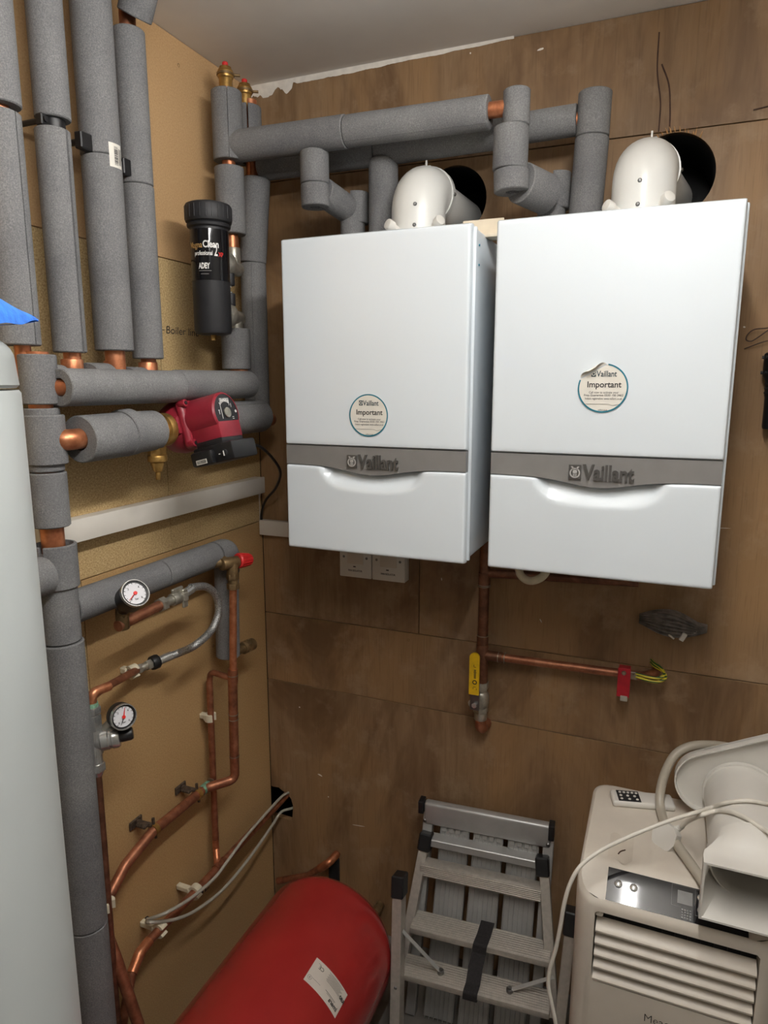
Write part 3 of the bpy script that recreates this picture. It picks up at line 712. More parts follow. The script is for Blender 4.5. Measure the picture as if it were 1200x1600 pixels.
# H
xH, yH = .789, -.205
t = drop('foam lagged drop between the two boilers with a bulky kicked elbow', xH, yH, 2.304, 2.12, .037, (.852, -.085, 2.115), .855, .031, 0)
sl(t, (xH-.003, yH, 2.150), (xH-.002, yH, 2.236), .0375, .0125); sl(t, (xH+.007, yH, 2.2365), (xH+.007, yH, 2.307), .0285, .0125); sl(t, (xH+.002, yH, 2.106), (xH, yH, 2.1495), .0375, .0125, slit=V((.8, .5, 0)), gap=1.1)
d = V((.075, .11, -.022)).normalized(); p = V((xH+.018, yH+.018, 2.128)); sl(t, p, p+d*.082, .0425, .0125)
sl(t, (.858, -.085, 2.032), (.858, -.085, 2.095), .0315, .0125); sl(t, (.868, -.08, 2.09), (.868, -.08, 2.168), .0305, .0125, slit=V((-1, -.25, 0)), gap=2.3)
# J
t = pipe_thing('straight foam lagged drop just left of the right flue', (.935, yK, 2.0), 'insulated_drop_pipe')
core(t, [(.937, yK, 2.03), (.942, yK, 2.31)], .0125); sl(t, (.942, yK, 2.228), (.944, yK, 2.318), .0355, .013); sl(t, (.934, yK, 2.032), (.942, yK, 2.227), .0362, .013)
b = MB(); b.lathe([(.018, 0), (.026, 0), (.028, .006), (.026, .020), (.018, .022)], (.955, -.17, 2.012), V((0, -.5, .85)), 24, loop=True)
tag(b.build('rubber_grommet', 'pink'), 'pinkish round rubber edge beside the right flue', 'grommet')
# cream bracket and strip on the boilers
t = thing('angle_bracket', (.72, -.2, BT), 'cream angle bracket bridging the tops of both boilers', 'bracket')
b = MB(); b.box((.682, -.20, BT-.002), (.775, -.196, BT+.036), .001, 1); b.build('upright_plate', 'cream_wood', t)
b = MB(); b.box((.690, -.24, BT-.010), (.790, -.196, BT-.003), .001, 1); b.build('base_plate', 'cream_wood', t)
b = MB(); b.box((.845, -.30, BT-.001), (.95, -.24, BT+.006), .001, 1); tag(b.build('packing_strip', 'cream_wood'), 'thin cream strip lying on the right boiler left of its flue', 'strip')

# pump branch
xP, zP = .125, 1.600
t = pipe_thing('short thick foam lagged pipe between the riser and the brass pump valve', (xP, -.72, zP-.04))
core(t, [(xN, yN, zP-.003), (xP, yN+.02, zP-.003), (xP, -.60, zP)], .0195, rad=.02)
sl(t, (xP, -.808, zP-.004), (xP, -.690, zP-.002), .0445, .021, jit=.006); sl(t, (xP, -.700, zP), (xP, -.672, zP+.002), .0475, .021); sl(t, (xP, -.671, zP), (xP, -.604, zP), .0425, .021, jit=.006)
t = pipe_thing('short thick foam lagged pipe right of the red pump, against the corner', (xP, -.25, zP-.04))
core(t, [(xP, -.42, zP), (xP, -.13, zP), (xF-.01, yF, zP+.02)], .0175, rad=.02)
sl(t, (xP-.002, -.372, zP+.012), (xP-.01, -.175, zP+.012), .0430, .0175, slit=V((.6, 0, .8)), gap=.03)
# brass valve
t = thing('pump_valve', (xP, -0.587, zP-.085), 'brass pump isolating valve with a drain nipple, left of the red pump', 'valve')
b = MB(); b.lathe([(.0, 0), (.019, 0), (.021, .006), (.021, .018), (.0185, .022), (.020, .03), (.026, .034), (.034, .036), (.036, .040), (.036, .052), (.033, .056), (.0, .056)], (xP, -0.620, zP), Y, 30); b.sphere((xP+.008, -0.597, zP), .0225); b.build('valve_body', 'brass', t)
b = MB(); b.hexnut((xP+.006, -0.606, zP-.012), (xP+.006, -0.606, zP-.052), .0195); b.cyl((xP+.006, -0.606, zP-.052), (xP+.006, -0.606, zP-.066), .021, 22, bev=.002); b.cyl((xP+.006, -0.606, zP-.066), (xP+.006, -0.606, zP-.088), .0155, 18, r2=.010, bev=.002); b.cyl((xP+.006, -0.606, zP-.088), (xP+.006, -0.606, zP-.106), .0058, 12, bev=.001); b.build('drain_nipple', 'brass', t)
b = MB(); b.hexnut((xP, -0.568, zP), (xP, -0.558, zP), .031); b.build('union_nut', 'brass_old', t)

# pump
t = thing('circulator_pump', (xP, -.503, zP+.003), 'red circulating pump with a black dial face and black terminal box', 'pump', rot=(0, math.radians(-14), 0))
def pb(name, mat, fn, par=None, ang=35):
    b = MB(); fn(b); return b.build(name, mat, par or t, ang=ang, local=True)
pb('volute', 'maroon', lambda b: (b.lathe([(0, -.042), (.036, -.042), (.054, -.032), (.060, -.012), (.060, .012), (.052, .028), (0, .030)], (0, 0, 0), X, 36), b.lathe([(0, -.075), (.030, -.075), (.031, -.062), (.027, -.056), (.030, 0), (.030, .0), (.027, .056), (.031, .062), (.030, .075), (0, .075)], (0, 0, 0), Y, 28)), ang=30)
pb('flange', 'maroon', lambda b: (b.box((.022, -.050, -.056), (.046, .050, .052), .014, 4), b.box((-.02, -.058, -.02), (.03, -.04, .02), .004, 2)))
def boltf(b):
    for yy in (-.043, .043):
        for zz in (-.046, .043): b.cyl((.036, yy, zz), (.053, yy, zz), .0085, 14, bev=.001)
pb('flange_bosses', 'maroon', boltf)
for yy in (-.043, .043):
    for zz in (-.046, .043): pb('bolt', 'black', lambda b: b.cyl((.0525, yy, zz), (.0545, yy, zz), .0045, 6))
pb('motor_housing', 'maroon', lambda b: (b.lathe([(0, .03), (.047, .03), (.0465, .118), (.0435, .1215), (.0415, .1215), (.0415, .119), (0, .119)], (0, 0, .004), X, 44), b.box((.044, -.040, -.052), (.122, .040, -.012), .004, 2)), ang=40)
fp = pb('dial_plate', 'black_matt', lambda b: b.cyl((.118, 0, .004), (.1212, 0, .004), .041, 44, bev=.0008))
pb('vent_plug', 'nickel', lambda b: (b.cyl((.121, 0, .004), (.1255, 0, .004), .0115, 24, bev=.0015), b.box((.1255, -.001, -.004), (.1258, .001, .012))), fp)
def dialmarks(b):
    for k in range(9):
        a = math.radians(60+k*9); r = .027; p = V((.1214, math.cos(a)*r, .004+math.sin(a)*r)); b.box((0, 0, 0), (.0004, .0022, .006), at=p, rot=Matrix.Rotation(a-PI/2, 3, 'X'))
    for (yy, zz, w, h) in ((-.018, .004, .0012, .034), (-.026, .006, .004, .0016), (-.026, .001, .0016, .008), (.02, -.010, .006, .0013), (.02, -.014, .006, .0013), (.018, -.024, .009, .0013), (.019, -.028, .007, .0013), (-.004, -.028, .010, .0013), (-.003, -.024, .007, .0013), (.015, .020, .0012, .009), (.021, .016, .0012, .009)):
        b.box((.1212, yy-w/2, .004+zz-h/2), (.1216, yy+w/2, .004+zz+h/2))
    text_on(b, 'GRUNDFOS', .009, (.1213, 0, .004+.0285), Y, Z, .0002, .0002, width=.034)
    b.cyl((.1212, .034, .006), (.1218, .034, .006), .0032, 14)
pb('dial_marks', 'white_ink', dialmarks, fp)
tb = pb('terminal_box', 'black', lambda b: (b.box((.046, -.052, -.100), (.150, .040, -.060), .005, 2), b.box((.052, -.044, -.066), (.124, .036, -.048), .004, 2), b.box((.046, -.066, -.100), (.102, -.046, -.068), .006, 2)))
pb('speed_switch', 'black_matt', lambda b: (b.cyl((.128, -.0515, -.083), (.128, -.056, -.083), .008, 20, bev=.001)), tb)
pb('switch_pointer', 'white_ink', lambda b: (b.box((.127, -.0568, -.089), (.129, -.0560, -.078)), b.box((.112, -.0530, -.084), (.116, -.0522, -.082))), tb)
tl = pb('barcode_label', 'paper', lambda b: b.box((.060, -.0668, -.096), (.088, -.0660, -.086)), tb)
def bars(b):
    x = .062
    while x < .086: w = random.choice((.0006, .0011)); b.box((x, -.0671, -.0945), (x+w, -.0667, -.0875)); x += w+.0009
pb('barcode', 'ink', bars, tl)
# flex to trunking

P = [V((.258, -.47, 1.560)), ay(404, 697, -.36), ay(425, 715, -.25), ay(438, 738, -.16), ay(431, 762, -.10), ay(415, 782, -.05), ay(409, 800, -.022), ay(408, 812, -.016)]
b = MB(); b.tube(smooth_path(P), .0038, 10); tag(b.build('pump_flex', 'black'), 'black flex hanging from the pump box to the small trunking', 'cable')
b = MB(); P = [ay(408, 762, -.012), ay(404, 780, -.012), ay(405, 812, -.012)]; b.tube(smooth_path(P), .0042, 10); tag(b.build('white_cable', 'white_plastic'), 'short white cable dropping from one trunking to the other in the corner', 'cable')

# trunking
t = thing('cable_trunking', (.016, -.45, 1.376), 'long white trunking fixed to the chipboard wall below the pump', 'trunking')
b = MB(); b.box((0, -.835, 1.378), (.034, -.035, 1.424), .002, 2); b.build('channel', 'trunking', t)
b = MB(); b.box((.030, -.835, 1.377), (.0365, -.035, 1.425), .0015, 2); b.build('lid', 'trunking', t)
t = thing('cable_trunking', (.15, -.012, 1.242), 'short white trunking on the plywood, ending left of the left boiler', 'trunking')
b = MB(); b.box((.004, -.022, 1.244), (.40, 0, 1.288), .002, 2); b.build('channel', 'trunking', t)
b = MB(); b.box((.004, -.0245, 1.243), (.40, -.020, 1.289), .0015, 2); b.build('lid', 'trunking', t)

# fused spurs
def spur(i):
    x0 = (.2805, .3835)[i]; t = thing('fused_spur', (x0+.05, -.016, 1.144), ['left white fused spur box under the left boiler', 'right white fused spur box under the left boiler'][i], 'switch', 'pair of fused spur boxes')
    b = MB(); b.box((x0, -.024, 1.146), (x0+.101, 0, 1.232), .002, 2); b.build('back_box', 'white_plastic', t)
    b = MB(); b.box((x0, -.033, 1.145), (x0+.101, -.0235, 1.233), .003, 2); fpp = b.build('face_plate', 'white_plastic', t)
    b = MB(); b.box((x0+.026, -.035, 1.186), (x0+.076, -.0325, 1.222), .002, 2); b.build('fuse_carrier', 'cream', fpp)
    for xx in (.014, .086):
        b = MB(); b.lathe([(0, .0012), (.003, .0008), (.0038, 0)], (x0+xx, -.033, 1.205), -Y, 14); b.build('screw', 'steel', fpp)
    b = MB(); text_on(b, 'FAN ISOLATOR', .0075, (x0+.050, -.033, 1.1655), X, Z, .0004, .0002, width=.044); b.box((x0+.044, -.0335, 1.176), (x0+.052, -.033, 1.179)); b.build('lettering', 'ink', fpp, flat=True)
for i in range(2): spur(i)

# ------------------------------------------------------------------ magnetic filter
xM, yM = .125, -.378
t = thing('magnetic_filter', (xM, yM, 1.80), 'black canister filter with white and gold lettering on the chipboard wall', 'filter')
b = MB(); b.lathe([(0, 0), (.030, 0), (.041, .003), (.0435, .010), (.0435, .245), (0, .245)], (xM, yM, 1.812), Z, 40); bd = b.build('canister', 'black_matt', t)
b = MB(); b.lathe([(.0438, 0), (.0442, 0), (.0442, .112), (.0438, .112)], (xM, yM, 1.932), Z, 48, loop=True); lb = b.build('wrap_label', 'black_gloss', t)
b = MB(); b.lathe([(.042, -.004), (.049, 0), (.050, .005), (.047, .008), (.052, .011), (.0535, .016), (.0535, .044), (.051, .049), (.044, .052), (0, .053)], (xM, yM, 2.052), Z, 48)
for k in range(24):
    a = 2*PI*k/24; p = V((xM+math.cos(a)*.0533, yM+math.sin(a)*.0533, 2.082)); b.box((0, 0, 0), (.0018, .003, .028), .0006, 1, at=p, rot=Matrix.Rotation(a, 3, 'Z'))
cp_ = b.build('screw_cap', 'black_matt', t)
b = MB(); b.cyl((xM-.004, yM+.006, 2.104), (xM-.004, yM+.006, 2.114), .007, 16, bev=.001); b.build('bleed_screw', 'nickel', cp_)
b = MB(); b.cyl((xM, yM, 1.814), (xM, yM, 1.800), .0065, 6); b.build('drain_plug', 'brass', bd)
aV = math.atan2(CAM.y-yM, CAM.x-xM)
def onM(off, z, r=.0445): return lambda x, y: V((xM+math.cos(aV+off+x/.044)*r, yM+math.sin(aV+off+x/.044)*r, z+y))
def mtext(name, mat, s, size, off, z, w=None, bold=.0002):
    b = MB(); text_bent(b, s, size, onM(off, z), bold=bold, width=w, align='LEFT'); return b.build(name, mat, lb, flat=True)
mtext('gold_lettering', 'gold_ink', 'Magna', .019, -1.22, 2.008, .036); mtext('lettering', 'white_ink', 'Clean', .021, -.36, 2.009, .036, .0006)
mtext('lettering', 'white_ink', 'professional', .0135, -.86, 1.990, .043, .0003); mtext('white_numeral', 'white_ink', '2', .034, .20, 1.995, .008, .0004); mtext('red_lettering', 'red_ink', 'XP', .013, .44, 1.988, .013, .0004)
mtext('maker_lettering', 'white_ink', 'ADEY', .017, -.62, 1.962, .027, .0008)
b = MB()
for z, a0, a1 in ((1.951, -.62, .04), (1.944, -.52, -.10)):
    b.grid(lambda u, v: onM(a0+(a1-a0)*u, z+.0018*v)(0, 0), 8, 1)
b.build('small_print', 'ink_grey', lb, flat=True)
for zz in (1.988, 1.866):
    n = 1 if zz > 1.9 else -1
    b = MB(); b.cyl((xM-.012, yM+.030, zz), (xM-.024, yM+.078, zz), .0215, 22, bev=.003); o = b.build('port', 'black_matt', t)
    b = MB(); b.lathe([(.017, 0), (.026, .002), (.030, .009), (.030, .021), (.025, .029), (.019, .034), (0, .034)], (xM-.019, yM+.072, zz), V((-.18, 1, 0)), 28); v_ = b.build('valve', 'nickel', t)
    b = MB(); b.cyl((xM-.028, yM+.105, zz), (xE, yE+.02, zz), .018, 20); b.cyl((xE+.002, yE, zz-.012*n), (xE+.002, yE, zz+.050*n), .0185, 20, bev=.002); b.build('valve_elbow', 'nickel', v_)
    b = MB(); b.cyl((xM-.012, yM+.092, zz-.022*n), (xM-.012, yM+.092, zz-.052*n), .0125, 18, bev=.002); b.build('valve_knob', 'black_matt', v_)
    b = MB(); b.cyl((xM-.012, yM+.092, zz-.052*n), (xM-.012, yM+.092, zz-.056*n), .005, 12); b.build('knob_screw', 'chrome', v_)

# ------------------------------------------------------------------ lower left pipework
xO, zO = .07, 1.260
t = pipe_thing('sloping-looking foam lagged pipe behind the upper gauge, turning down near the corner', (xO, -.5, 1.0))
core(t, [(xN, -.84, zO), (xO, -.80, zO), (xO, -.285, zO), (xO-.01, -.285, .95)], .0125, rad=.02)
sl(t, (xO, -.815, zO), (xO, -.548, zO), .0335, .013); sl(t, (xO, -.545, zO), (xO, -.345, zO), .0335, .013)
bent(t, fillet([V((xO, -.342, zO)), V((xO, -.285, zO)), V((xO-.004, -.285, 1.20))], .025, 8), .0338); sl(t, (xO-.004, -.285, 1.235), (xO-.012, -.285, .958), .0325, .013)
b = MB(); b.cyl((xO-.01, -.27, .958), (xO+.002, -.185, .958), .0125, 18); b.cyl((xO-.004, -.225, .958), (xO+.002, -.182, .958), .0175, 22, bev=.002); b.hexnut((xO-.004, -.214, .958), (xO-.002, -.202, .958), .0205); b.build('capped_tail', 'brass_old', t)

# pressure relief valve with red cap + discharge pipe
xQ, yQ = .118, -.332
t = thing('relief_valve', (xQ, yQ, 1.16), 'old brass relief valve with a red cap at the end of the lagged pipe', 'valve')
b = MB(); b.sphere((xO+.030, -.345, 1.245), .0155); b.cyl((xO+.02, -.372, 1.247), (xQ, yQ+.020, 1.240), .0125, 18, bev=.002); b.cyl((xQ-.012, yQ-.03, 1.242), (xQ+.004, yQ+.018, 1.240), .016, 20, bev=.002)
b.cyl((xQ, yQ, 1.242), (xQ, yQ, 1.205), .015, 18, bev=.002); b.build('valve_body', 'brass_old', t)
b = MB(); b.hexnut((xQ, yQ, 1.212), (xQ, yQ, 1.196), .0165); b.cyl((xQ, yQ, 1.196), (xQ, yQ, 1.184), .0135, 18); b.hexnut((xQ, yQ, 1.186), (xQ, yQ, 1.170), .0165); b.build('compression_nut', 'brass_old', t)
dd = V((.28, .95, -.10)).normalized(); b = MB(); b.lathe([(0, 0), (.0185, 0), (.0205, .004), (.0195, .010), (.0185, .012), (.0150, .040), (.0135, .043), (0, .043)], V((xQ+.004, yQ+.018, 1.242)), dd, 26)
for k in range(14):
    a, u, w = basis(dd); q = 2*PI*k/14; p = V((xQ+.004, yQ+.018, 1.242)); b.tube([p+a*.006+(u*math.cos(q)+w*math.sin(q))*.0198, p+a*.040+(u*math.cos(q)+w*math.sin(q))*.0150], .0012, 5)
rc = b.build('cap', 'red_cap', t)
p = V((xQ+.004, yQ+.018, 1.242))+dd*.0432; b = MB(); b.lathe([(0, .0008), (.009, .0008), (.009, 0)], p, dd, 20); b.build('cap_disc', 'cable_grey', rc)
t = thing('copper_discharge_pipe', (xQ-.02, yQ, .5), 'copper pipe hanging below the red capped valve and sweeping left low on the wall', 'pipe')
xW, zW = .048, .620
b = MB(); b.tube([(xQ, yQ, 1.182), (xQ-.012, yQ, .93)], .0098, 18); b.build('upper_pipe', 'copper', t)
b = MB(); b.tube(fillet([V((xQ-.014, yQ, .94)), V((xQ-.020, yQ, .662)), V((xQ-.020, yQ, zW)), V((xW, yQ-.07, zW)), V((xW, -.605, zW+.005)), V((xW, -.700, zW-.02)), V((xW, -.755, zW-.060)), V((xW+.005, -.792, zW-.075)), V((xW+.05, -.800, zW-.155)), V((xW+.100, -.797, .30)), V((xW+.122, -.797, .15)), V((xW+.10, -.80, FZ))], .03, 7), .0126, 20); b.build('main_pipe', 'copper_dull', t)
b = MB(); b.tube([(xQ-.0125, yQ, .945), (xQ-.0135, yQ, .905)], .0135, 20); b.tube(fillet([V((xQ-.013, yQ, .918)), V((.035, yQ-.004, .928)), V((.032, yQ-.006, .895))], .015), .0082, 16); b.build('tee_branch', 'copper_dull', t)
b = MB(); b.tube([(.032, yQ-.006, .90), (.032, yQ-.014, .41)], .0090, 16); b.build('branch_pipe', 'copper_dull', t)
b = MB(); b.tube(fillet([V((.032, yQ-.014, .425)), V((.032, yQ-.014, .395)), V((.046, yQ-.03, .375)), V((.052, yQ-.032, .352))], .012), .0095, 16); b.build('branch_elbow', 'copper', t)
b = MB(); b.cyl((.032, yQ-.0135, .445), (.032, yQ-.0135, .418), .0095, 16); b.cyl((.050, yQ-.032, .372), (.050, yQ-.032, .348), .0125, 18, bev=.002); b.build('coupling', 'copper_dull', t)
for zz, x_, r_ in ((.80, xQ-.0165, .0138), (.815, xQ-.0165, .0138), (.690, xQ-.019, .0138), (.928, xQ-.0128, .0142)):
    b = MB(); b.lathe([(r_-.002, -.0015), (r_, -.0012), (r_, .0012), (r_-.002, .0015)], (x_, yQ, zz), Z, 20, loop=True); b.build('solder_ring', 'solder', t)
for yy, m, r_ in ((-.372, 'solder', .0138), (-.385, 'verdigris', .0132)):
    b = MB(); b.cyl((xW, yy, zW), (xW, yy-(.003 if m == 'solder' else .03), zW), r_, 20); b.build('solder_ring' if m == 'solder' else 'corroded_patch', m, t)
b = MB(); b.tube(fillet([V((xW+.0095, -.796, zW-.085)), V((xW+.017, -.799, zW-.11))], .01), .0128, 18); b.build('corroded_patch', 'verdigris', t)
for yy, z_ in ((-.432, zW+.001), (-.600, zW+.006)):
    b = MB(); b.lathe([(.0120, -.006), (.0150, -.006), (.0150, .006), (.0120, .006)], (xW, yy, z_), Y, 22, loop=True); rg = b.build('clamp_ring', 'brass', t)
    b = MB(); b.cyl((.002, yy-.010, z_+.016), (xW-.002, yy-.004, z_+.013), .0060, 10); b.box((.0, yy-.034, z_+.004), (.006, yy+.008, z_+.026), .002, 1); b.box((.010, yy-.024, z_+.009), (.040, yy-.006, z_+.021), .004, 1); b.cyl((xW-.002, yy, z_+.012), (xW-.002, yy, z_+.03), .004, 10); b.cyl((xW+.003, yy, z_-.013), (xW+.003, yy, z_-.022), .0035, 10); b.build('clamp_screw', 'rust', rg)

# white plastic pipe clips
def clip(p, axis, r, label, wall=X):
    t = thing('pipe_clip', p, label, 'clip', 'white plastic pipe clips'); p = V(p); b = MB()
    k = .0072; b.lathe([(r, -.0095), (r+k, -.0095), (r+k, .0095), (r, .0095)], p, axis, 22, loop=True, ref=wall, a0=.55, a1=2*PI-.55, capends=True); b.build('jaw', 'old_white', t)
    b = MB(); q = p - wall*(r+.004); b.box(V((0, p.y-.0075, p.z-.0075)), V((p.x-r-.003, p.y+.0075, p.z+.0075)), .002, 1) ; b.box(q-V((.003, .012, .009)), q+V((.003, .012, .009)), .002, 1); b.build('foot', 'old_white', t)
    return t
clip((.032, yQ-.010, .797), Z, .0085, 'white pipe clip on the short upright copper branch near the corner')
# long low copper pipe R from the corner hole
xR, zR = .058, .362
t = thing('copper_heating_pipe', (xR, -.4, .1), 'low copper pipe running from the corner hole along the chipboard to the floor', 'pipe')
b = MB(); b.tube(fillet([V((xR, .05, zR)), V((xR, -.665, zR)), V((xR+.01, -.725, zR-.02)), V((xR+.016, -.77, .25)), V((xR+.02, -.82, FZ))], .03, 6), .0112, 20); b.build('main_pipe', 'copper_dull', t)
b = MB(); b.tube(fillet([V((xR+.001, -.655, zR)), V((xR+.002, -.69, zR-.003)), V((xR+.012, -.728, zR-.022))], .02), .0128, 18); b.build('elbow', 'copper', t)
b = MB(); b.cyl((xR, -.345, zR), (xR, -.385, zR), .0135, 20); b.cyl((xR-.002, yQ-.032, zR), (xR-.008, yQ-.032, zR-.004), .0125, 16); b.build('tee', 'copper_dull', t)
clip((xR, -.475, zR), Y, .0118, 'white pipe clip on the low copper pipe, under the grey cables'); clip((xR, -.615, zR), Y, .0118, 'white pipe clip on the low copper pipe, nearest its bend')
# grey cables
P1 = [ax(229, 1440, .001), ax(235, 1441, .05), ax(275, 1436, .075), ax(310, 1420, .08), ax(350, 1388, .08), ax(390, 1340, .07), ax(425, 1290, .055), V((.055, -.03, .318)), V((.075, .02, .31)), V((.08, .08, .31))]
P2 = [ax(230, 1436, .001), ax(233, 1436, .04), ax(262, 1425, .085), ax(300, 1402, .09), ax(335, 1372, .09), ax(355, 1346, .09), ax(380, 1312, .09), ax(405, 1283, .080), V((.075, -.06, .395)), V((.065, .01, .37)), V((.06, .08, .37))]
for P, l in ((P2, 'upper grey cable lying over the low copper pipe'), (P1, 'lower grey cable sagging below the low copper pipe')):
    b = MB(); b.tube(smooth_path(P), .0042, 10); tag(b.build('grey_cable', 'cable_grey'), l, 'cable', 'grey cables to the corner hole')
# supply pipe behind lag: PRV down pipe
xV, yV = .105, -.812
t = thing('copper_supply_pipe', (xV, yV, 0), 'upright copper pipe below the chrome reducing valve', 'pipe')
b = MB(); b.tube([(xV, yV, .93), (xV-.006, yV, FZ)], .0085, 18); b.build('pipe', 'copper_brown', t)
clip((xV-.003, yV, .600), Z, .0088, 'white pipe clip on the upright copper pipe beside the thick lagged riser')
# reducing valve
t = thing('pressure_reducing_valve', (xV, yV, .92), 'chrome pressure reducing valve with a black knob', 'valve')
b = MB(); b.hexnut((xV, yV, 1.058), (xV, yV, 1.042), .017); b.cyl((xV, yV, 1.042), (xV, yV, 1.025), .0145, 20); b.hexnut((xV, yV, 1.040), (xV, yV, 1.008), .0165); b.cyl((xV, yV, 1.008), (xV, yV, .955), .0155, 22); b.cyl((xV, yV, .955), (xV, yV, .930), .013, 20); b.hexnut((xV, yV, .934), (xV, yV, .916), .017); b.cyl((xV, yV, .916), (xV, yV, .905), .0145, 20, r2=.010); b.build('body', 'chrome', t)
da = V((.72, .60, .10)).normalized(); b = MB(); b.lathe([(0, 0), (.016, 0), (.0185, .010), (.0225, .013), (.0225, .026), (.021, .028), (.021, .032), (.0225, .034), (.0225, .044), (.020, .048), (.013, .049), (0, .049)], (xV, yV, .980), da, 30); b.build('spring_cage', 'chrome', t)
p = V((xV, yV, .980))+da*.048; b = MB(); b.lathe([(0, 0), (.0125, 0), (.0135, .004), (.0135, .022), (.0115, .026), (0, .026)], p, da, 24); b.build('adjusting_knob', 'black', t)
b = MB(); b.cyl((xV+.004, yV+.012, .996), (xV+.030, yV+.036, 1.028), .008, 16, bev=.001); b.hexnut((xV+.02, yV+.026, 1.014), (xV+.031, yV+.036, 1.028), .0095); b.build('gauge_port', 'nickel', t)
b = MB(); b.lathe([(.0088, -.004), (.013, -.004), (.012, .004), (.0088, .004)], (xV, yV, 1.062), Z, 20, loop=True); b.build('corroded_ring', 'verdigris', t)

def gauge(name_label, c, n, R, depth, needle_ang, up_ref, stem=None):
    n = V(n).normalized(); t = thing('pressure_gauge', V(c)-n*depth, name_label, 'gauge', 'black dial gauges'); a, u, w = basis(n, up_ref); w = -w; c = V(c)
    b = MB(); b.lathe([(0, -depth), (R*.86, -depth), (R*.97, -depth*.82), (R, -.004), (R, 0), (R*.9, 0), (0, -.003)], c, n, 40); b.build('case', 'black', t)
    b = MB(); b.lathe([(R*.90, -.002), (R*.93, .0035), (R*.99, .0035), (R*1.01, 0), (R*1.01, -.003), (R*.90, -.003)], c, n, 44, loop=True); b.build('bezel', 'chrome', t)
    b = MB(); b.cyl(c-n*.003, c-n*.0004, R*.91, 40); f = b.build('dial', 'dial', t)
    b = MB()
    for k in range(13):
        q = math.radians(225-k*22.5); d_ = u*math.sin(q)+(-w)*math.cos(q)*-1; d_ = u*math.sin(q)-w*math.cos(q)*-1
        b.tube([c+d_*R*.68+n*.0003, c+d_*R*(.82 if k % 3 else .85)+n*.0003], .0004 if k % 3 else .0006, 5)
    for k, s in enumerate(('0', '2', '4', '6')):
        q = math.radians(225-k*90); d_ = u*math.sin(q)+w*math.cos(q)
        text_on(b, s, R*.22, c+d_*R*.55, w, u, .0003, .0001)
    text_on(b, 'bar', R*.2, c-u*R*.42, w, u, .0003, .0001)
    b.build('scale', 'ink', f)
    q = math.radians(needle_ang); d_ = u*math.sin(q)+w*math.cos(q); pe = n.cross(d_)
    b = MB(); b.cyl(c+n*.0005, c+n*.003, R*.13, 18); b.prism([(-.12*R, -.055*R), (.70*R, -.014*R), (.70*R, .014*R), (-.12*R, .055*R)], c+n*.0012, d_, pe, .0006); b.build('set_pointer', 'red_ink', f)
    q2 = q+2.9 if depth < .03 else q+.12; d2 = u*math.sin(q2)+w*math.cos(q2); pe = n.cross(d2); b = MB(); b.prism([(-.05*R, -.03*R), (.62*R, -.012*R), (.62*R, .012*R), (-.05*R, .03*R)], c+n*.0020, d2, pe, .0005); b.build('needle', 'ink', f)
    return t
gauge('lower black dial gauge on the chrome reducing valve', ax(193, 1120, .165), (.91, -.38, .14), .0265, .028, 76, Z)
# filling loop: stub with upper gauge, brass valve, braided hose
xG = .12
t = thing('gauge_tail', (xG, -.73, 1.20), 'short copper tail carrying the upper gauge, out from the wall', 'pipe')
b = MB(); b.tube([V((xG, -.742, 1.206)), V((xG, -.605, 1.212))], .0118, 18); b.build('tail', 'copper_dull', t)
b = MB(); b.cyl((xG, -.728, 1.195), (xG, -.728, 1.228), .0135, 18, bev=.002); b.hexnut((xG, -.728, 1.224), (xG+.002, -.728, 1.240), .0145); b.build('gauge_adaptor', 'brass_old', t)
gn = V((.80, -.30, .56)).normalized(); gc = ax(211, 927, .185)
t = gauge('upper black dial gauge in front of the lagged pipe', gc, gn, .0285, .044, 216, Z)
b = MB(); b.tube([gc-gn*.036, (gc-gn*.048)*.5+V((xG+.002, -.726, 1.236))*.5, V((xG+.002, -.727, 1.236))], .013, 18, radii=[.017, .015, .0125]); b.build('stem', 'black', t)
t = thing('filling_loop', (xG, -.5, 1.07), 'braided steel filling loop hose curving between two small valves', 'hose')
b = MB(); b.cyl((xG, -.612, 1.212), (xG, -.535, 1.212), .0105, 18); b.hexnut((xG, -.616, 1.212), (xG, -.598, 1.212), .0165); b.cyl((xG, -.575, 1.212), (xG, -.548, 1.212), .0145, 18, bev=.002); b.hexnut((xG, -.548, 1.212), (xG, -.532, 1.212), .0175); b.build('upper_valve', 'nickel', t)
b = MB(); b.box((xG-.004, -.572, 1.224), (xG+.004, -.535, 1.236), .002, 1); b.box((xG+.006, -.548, 1.186), (xG+.012, -.530, 1.230), .002, 1); b.build('valve_lever', 'nickel', t)
hp = [V((xG, -.528, 1.213)), V((xG, -.50, 1.220)), ax(300, 918, xG), ax(322, 917, xG), ax(338, 932, xG), ax(341, 958, xG), ax(330, 985, xG), ax(305, 1008, xG), ax(280, 1020, .075), ax(255, 1029, .056), ax(247, 1033, .052)]
b = MB(); b.tube(smooth_path(hp, 7)[3:], .0096, 16); b.build('braided_hose', 'braid', t)
b = MB(); b.cyl((xG, -.532, 1.213), (xG, -.500, 1.219), .0108, 16); e1, e0 = ax(268, 1024, .064), ax(247, 1033, .052); b.cyl(e0, e1, .0108, 16); b.build('hose_ferrule', 'chrome', t)
k0 = ax(241, 1035, .048); b = MB(); dk = (ax(260, 1027, .058)-ax(230, 1040, .044)).normalized(); b.lathe([(.008, -.008), (.0165, -.008), (.0175, -.004), (.0175, .008), (.0165, .010), (.008, .010)], k0, dk, 10, loop=True); b.build('black_knob', 'black', t)
b = MB(); b.hexnut(k0-dk*.008, k0-dk*.022, .0125); b.cyl(k0-dk*.02, k0-dk*.045, .0095, 16, bev=.001); b.hexnut(k0-dk*.036, k0-dk*.046, .012); b.build('lower_valve', 'nickel', t)
